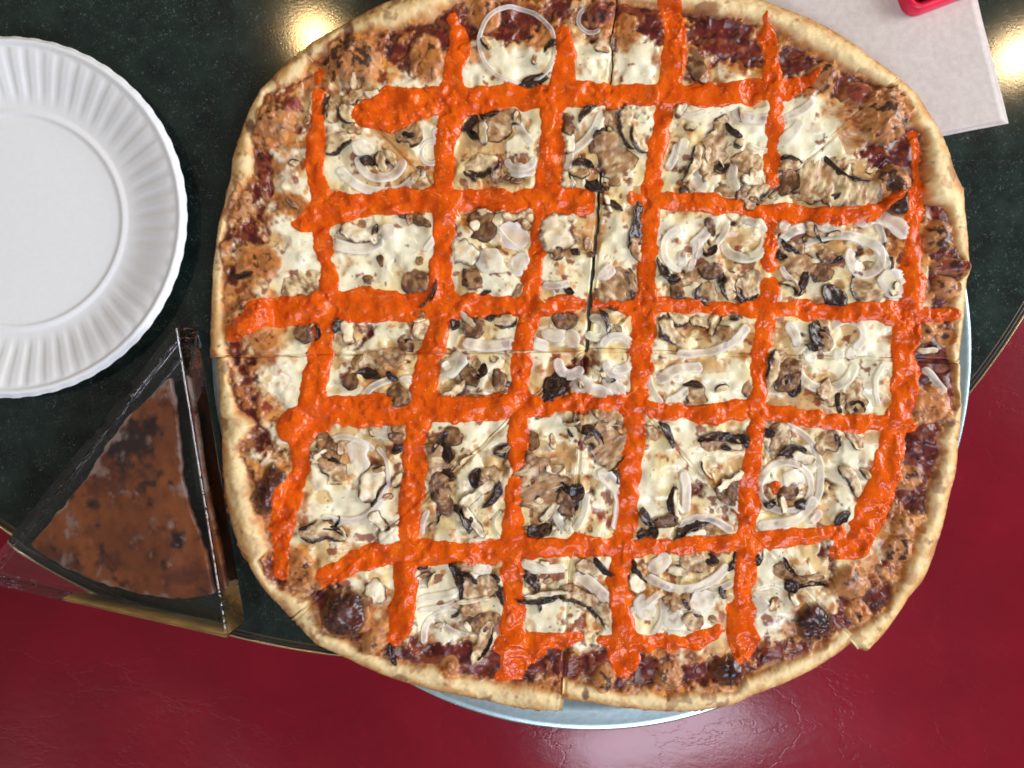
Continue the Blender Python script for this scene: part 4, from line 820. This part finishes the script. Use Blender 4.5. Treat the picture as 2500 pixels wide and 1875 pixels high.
bit(1350, 815, 58, 30, 10); bit(1399, 826, 46, 36, 70); arc(1452, 800, 24, -120, 150, 22); arc(1507, 862, 40, -160, 110, 22); onion([(1476, 880), (1490, 910), (1530, 925)], 20); arc(1393, 884, 30, 20, 200, 26); bit(1447, 946, 104, 38, 25); bit(1502, 938, 68, 30, 40); bit(1515, 966, 62, 18, 20)
bit(1317, 838, 48, 28, 15, th=.0016)
arc(1817, 582, 50, -100, 170, 25); arc(1672, 610, 52, 100, 260, 20); bit(1668, 632, 40, 24, 85); bit(1690, 625, 76, 15, -78); bit(1706, 606, 52, 15, -80); bit(1717, 566, 92, 26, -50, th=.0015); bit(1763, 571, 58, 16, -62)
onion([(1950, 598), (2000, 578), (2050, 574), (2100, 584), (2135, 603), (2154, 630), (2158, 660)], 25, over=True); onion([(2082, 545), (2120, 528), (2172, 545), (2212, 580)], 40); arc(2109, 632, 38, -70, 220, 25); onion([(1905, 600), (1932, 566), (1990, 550)], 25)
bit(1919, 541, 48, 30, -52); bit(2180, 690, 76, 58, 60, th=.0018); bit(2018, 550, 50, 28, 10); bit(1927, 674, 64, 17, 50); bit(1901, 720, 34, 18, 90); onion([(2135, 540), (2150, 575), (2148, 610)], 16)
onion([(1652, 864), (1700, 864), (1750, 854), (1798, 827), (1825, 795)], 23); onion([(1923, 785), (1938, 812), (1947, 846)], 30); arc(2064, 820, 40, -150, 60, 22, th=.0016); onion([(1603, 932), (1652, 902), (1715, 897)], 28); bit(1598, 949, 78, 16, 66, over=True)
arc(2015, 868, 78, 15, 165, 25); bit(1977, 865, 36, 30, 10); bit(2048, 865, 30, 28, 85); bit(2080, 862, 28, 26, 85); bit(1652, 966, 64, 24, -30, th=.0015)
onion([(1915, 1036), (1961, 1060), (1987, 1093), (2003, 1139), (2000, 1201), (1983, 1236)], 16, over=True); arc(1918, 1188, 62, 0, 360, 17); bit(1938, 1166, 58, 40, 20, th=.0015); onion([(1850, 1284), (1907, 1276), (1961, 1256), (1990, 1214)], 28)
onion([(1668, 1150), (1676, 1195), (1674, 1252)], 24); onion([(1752, 1201), (1780, 1224), (1808, 1252)], 12); onion([(877, 981), (907, 946), (955, 925)], 18); onion([(975, 927), (1002, 927), (1016, 948)], 18)
onion([(806, 1074), (839, 1066), (880, 1077), (912, 1100)], 15); bit(880, 1112, 84, 54, 80, th=.0014); onion([(920, 1092), (944, 1125), (947, 1180), (924, 1226)], 12, over=True); bit(931, 1050, 58, 34, 10, th=.0018)
bit(1103, 887, 74, 42, -38, th=.0034); onion([(1130, 836), (1190, 846), (1258, 838)], 28); onion([(1461, 1147), (1500, 1185), (1515, 1234), (1506, 1295)], 30)
onion([(787, 1260), (839, 1272), (893, 1262), (936, 1220)], 18); bit(1037, 1276, 64, 14, 105); onion([(1036, 1568), (1041, 1522), (1076, 1494), (1118, 1492)], 15); bit(1103, 1528, 88, 14, 25); onion([(1019, 1462), (1081, 1452), (1120, 1438)], 18); onion([(1022, 1488), (1080, 1481), (1122, 1462)], 14)
onion([(1400, 1404), (1440, 1424), (1488, 1468)], 30); bit(1325, 1379, 112, 24, 8); bit(1176, 1387, 50, 26, 10, th=.0015); bit(1388, 1276, 56, 15, 80); bit(1366, 1268, 54, 20, 65); bit(1417, 1250, 96, 18, -72); arc(1240, 1276, 34, 120, 240, 9); bit(1190, 1317, 92, 15, -4)
onion([(1655, 1284), (1703, 1264), (1744, 1271), (1788, 1297)], 20); onion([(1580, 1408), (1610, 1424), (1652, 1437), (1706, 1431), (1750, 1407), (1775, 1378)], 24); onion([(1608, 1448), (1570, 1478), (1538, 1492)], 18); onion([(1617, 1462), (1618, 1506), (1592, 1552)], 18)
bit(1644, 1506, 54, 42, 10, th=.0015); bit(1711, 1463, 64, 48, -20, th=.0015); bit(1579, 1480, 62, 42, 70, th=.0015); bit(1758, 1430, 62, 18, -20); bit(1858, 1447, 40, 18, 4); bit(1852, 1470, 46, 36, 10, th=.0014); bit(1608, 1374, 64, 34, -40, th=.0015)
onion([(2250, 898), (2274, 927), (2296, 960)], 20); onion([(2152, 884), (2133, 936), (2146, 992)], 13, th=.0014); bit(1990, 1260, 40, 20, -50); bit(1130, 590, 40, 16, 20, th=.0014); bit(1290, 1180, 30, 14, 60); bit(1570, 1010, 34, 16, 60)
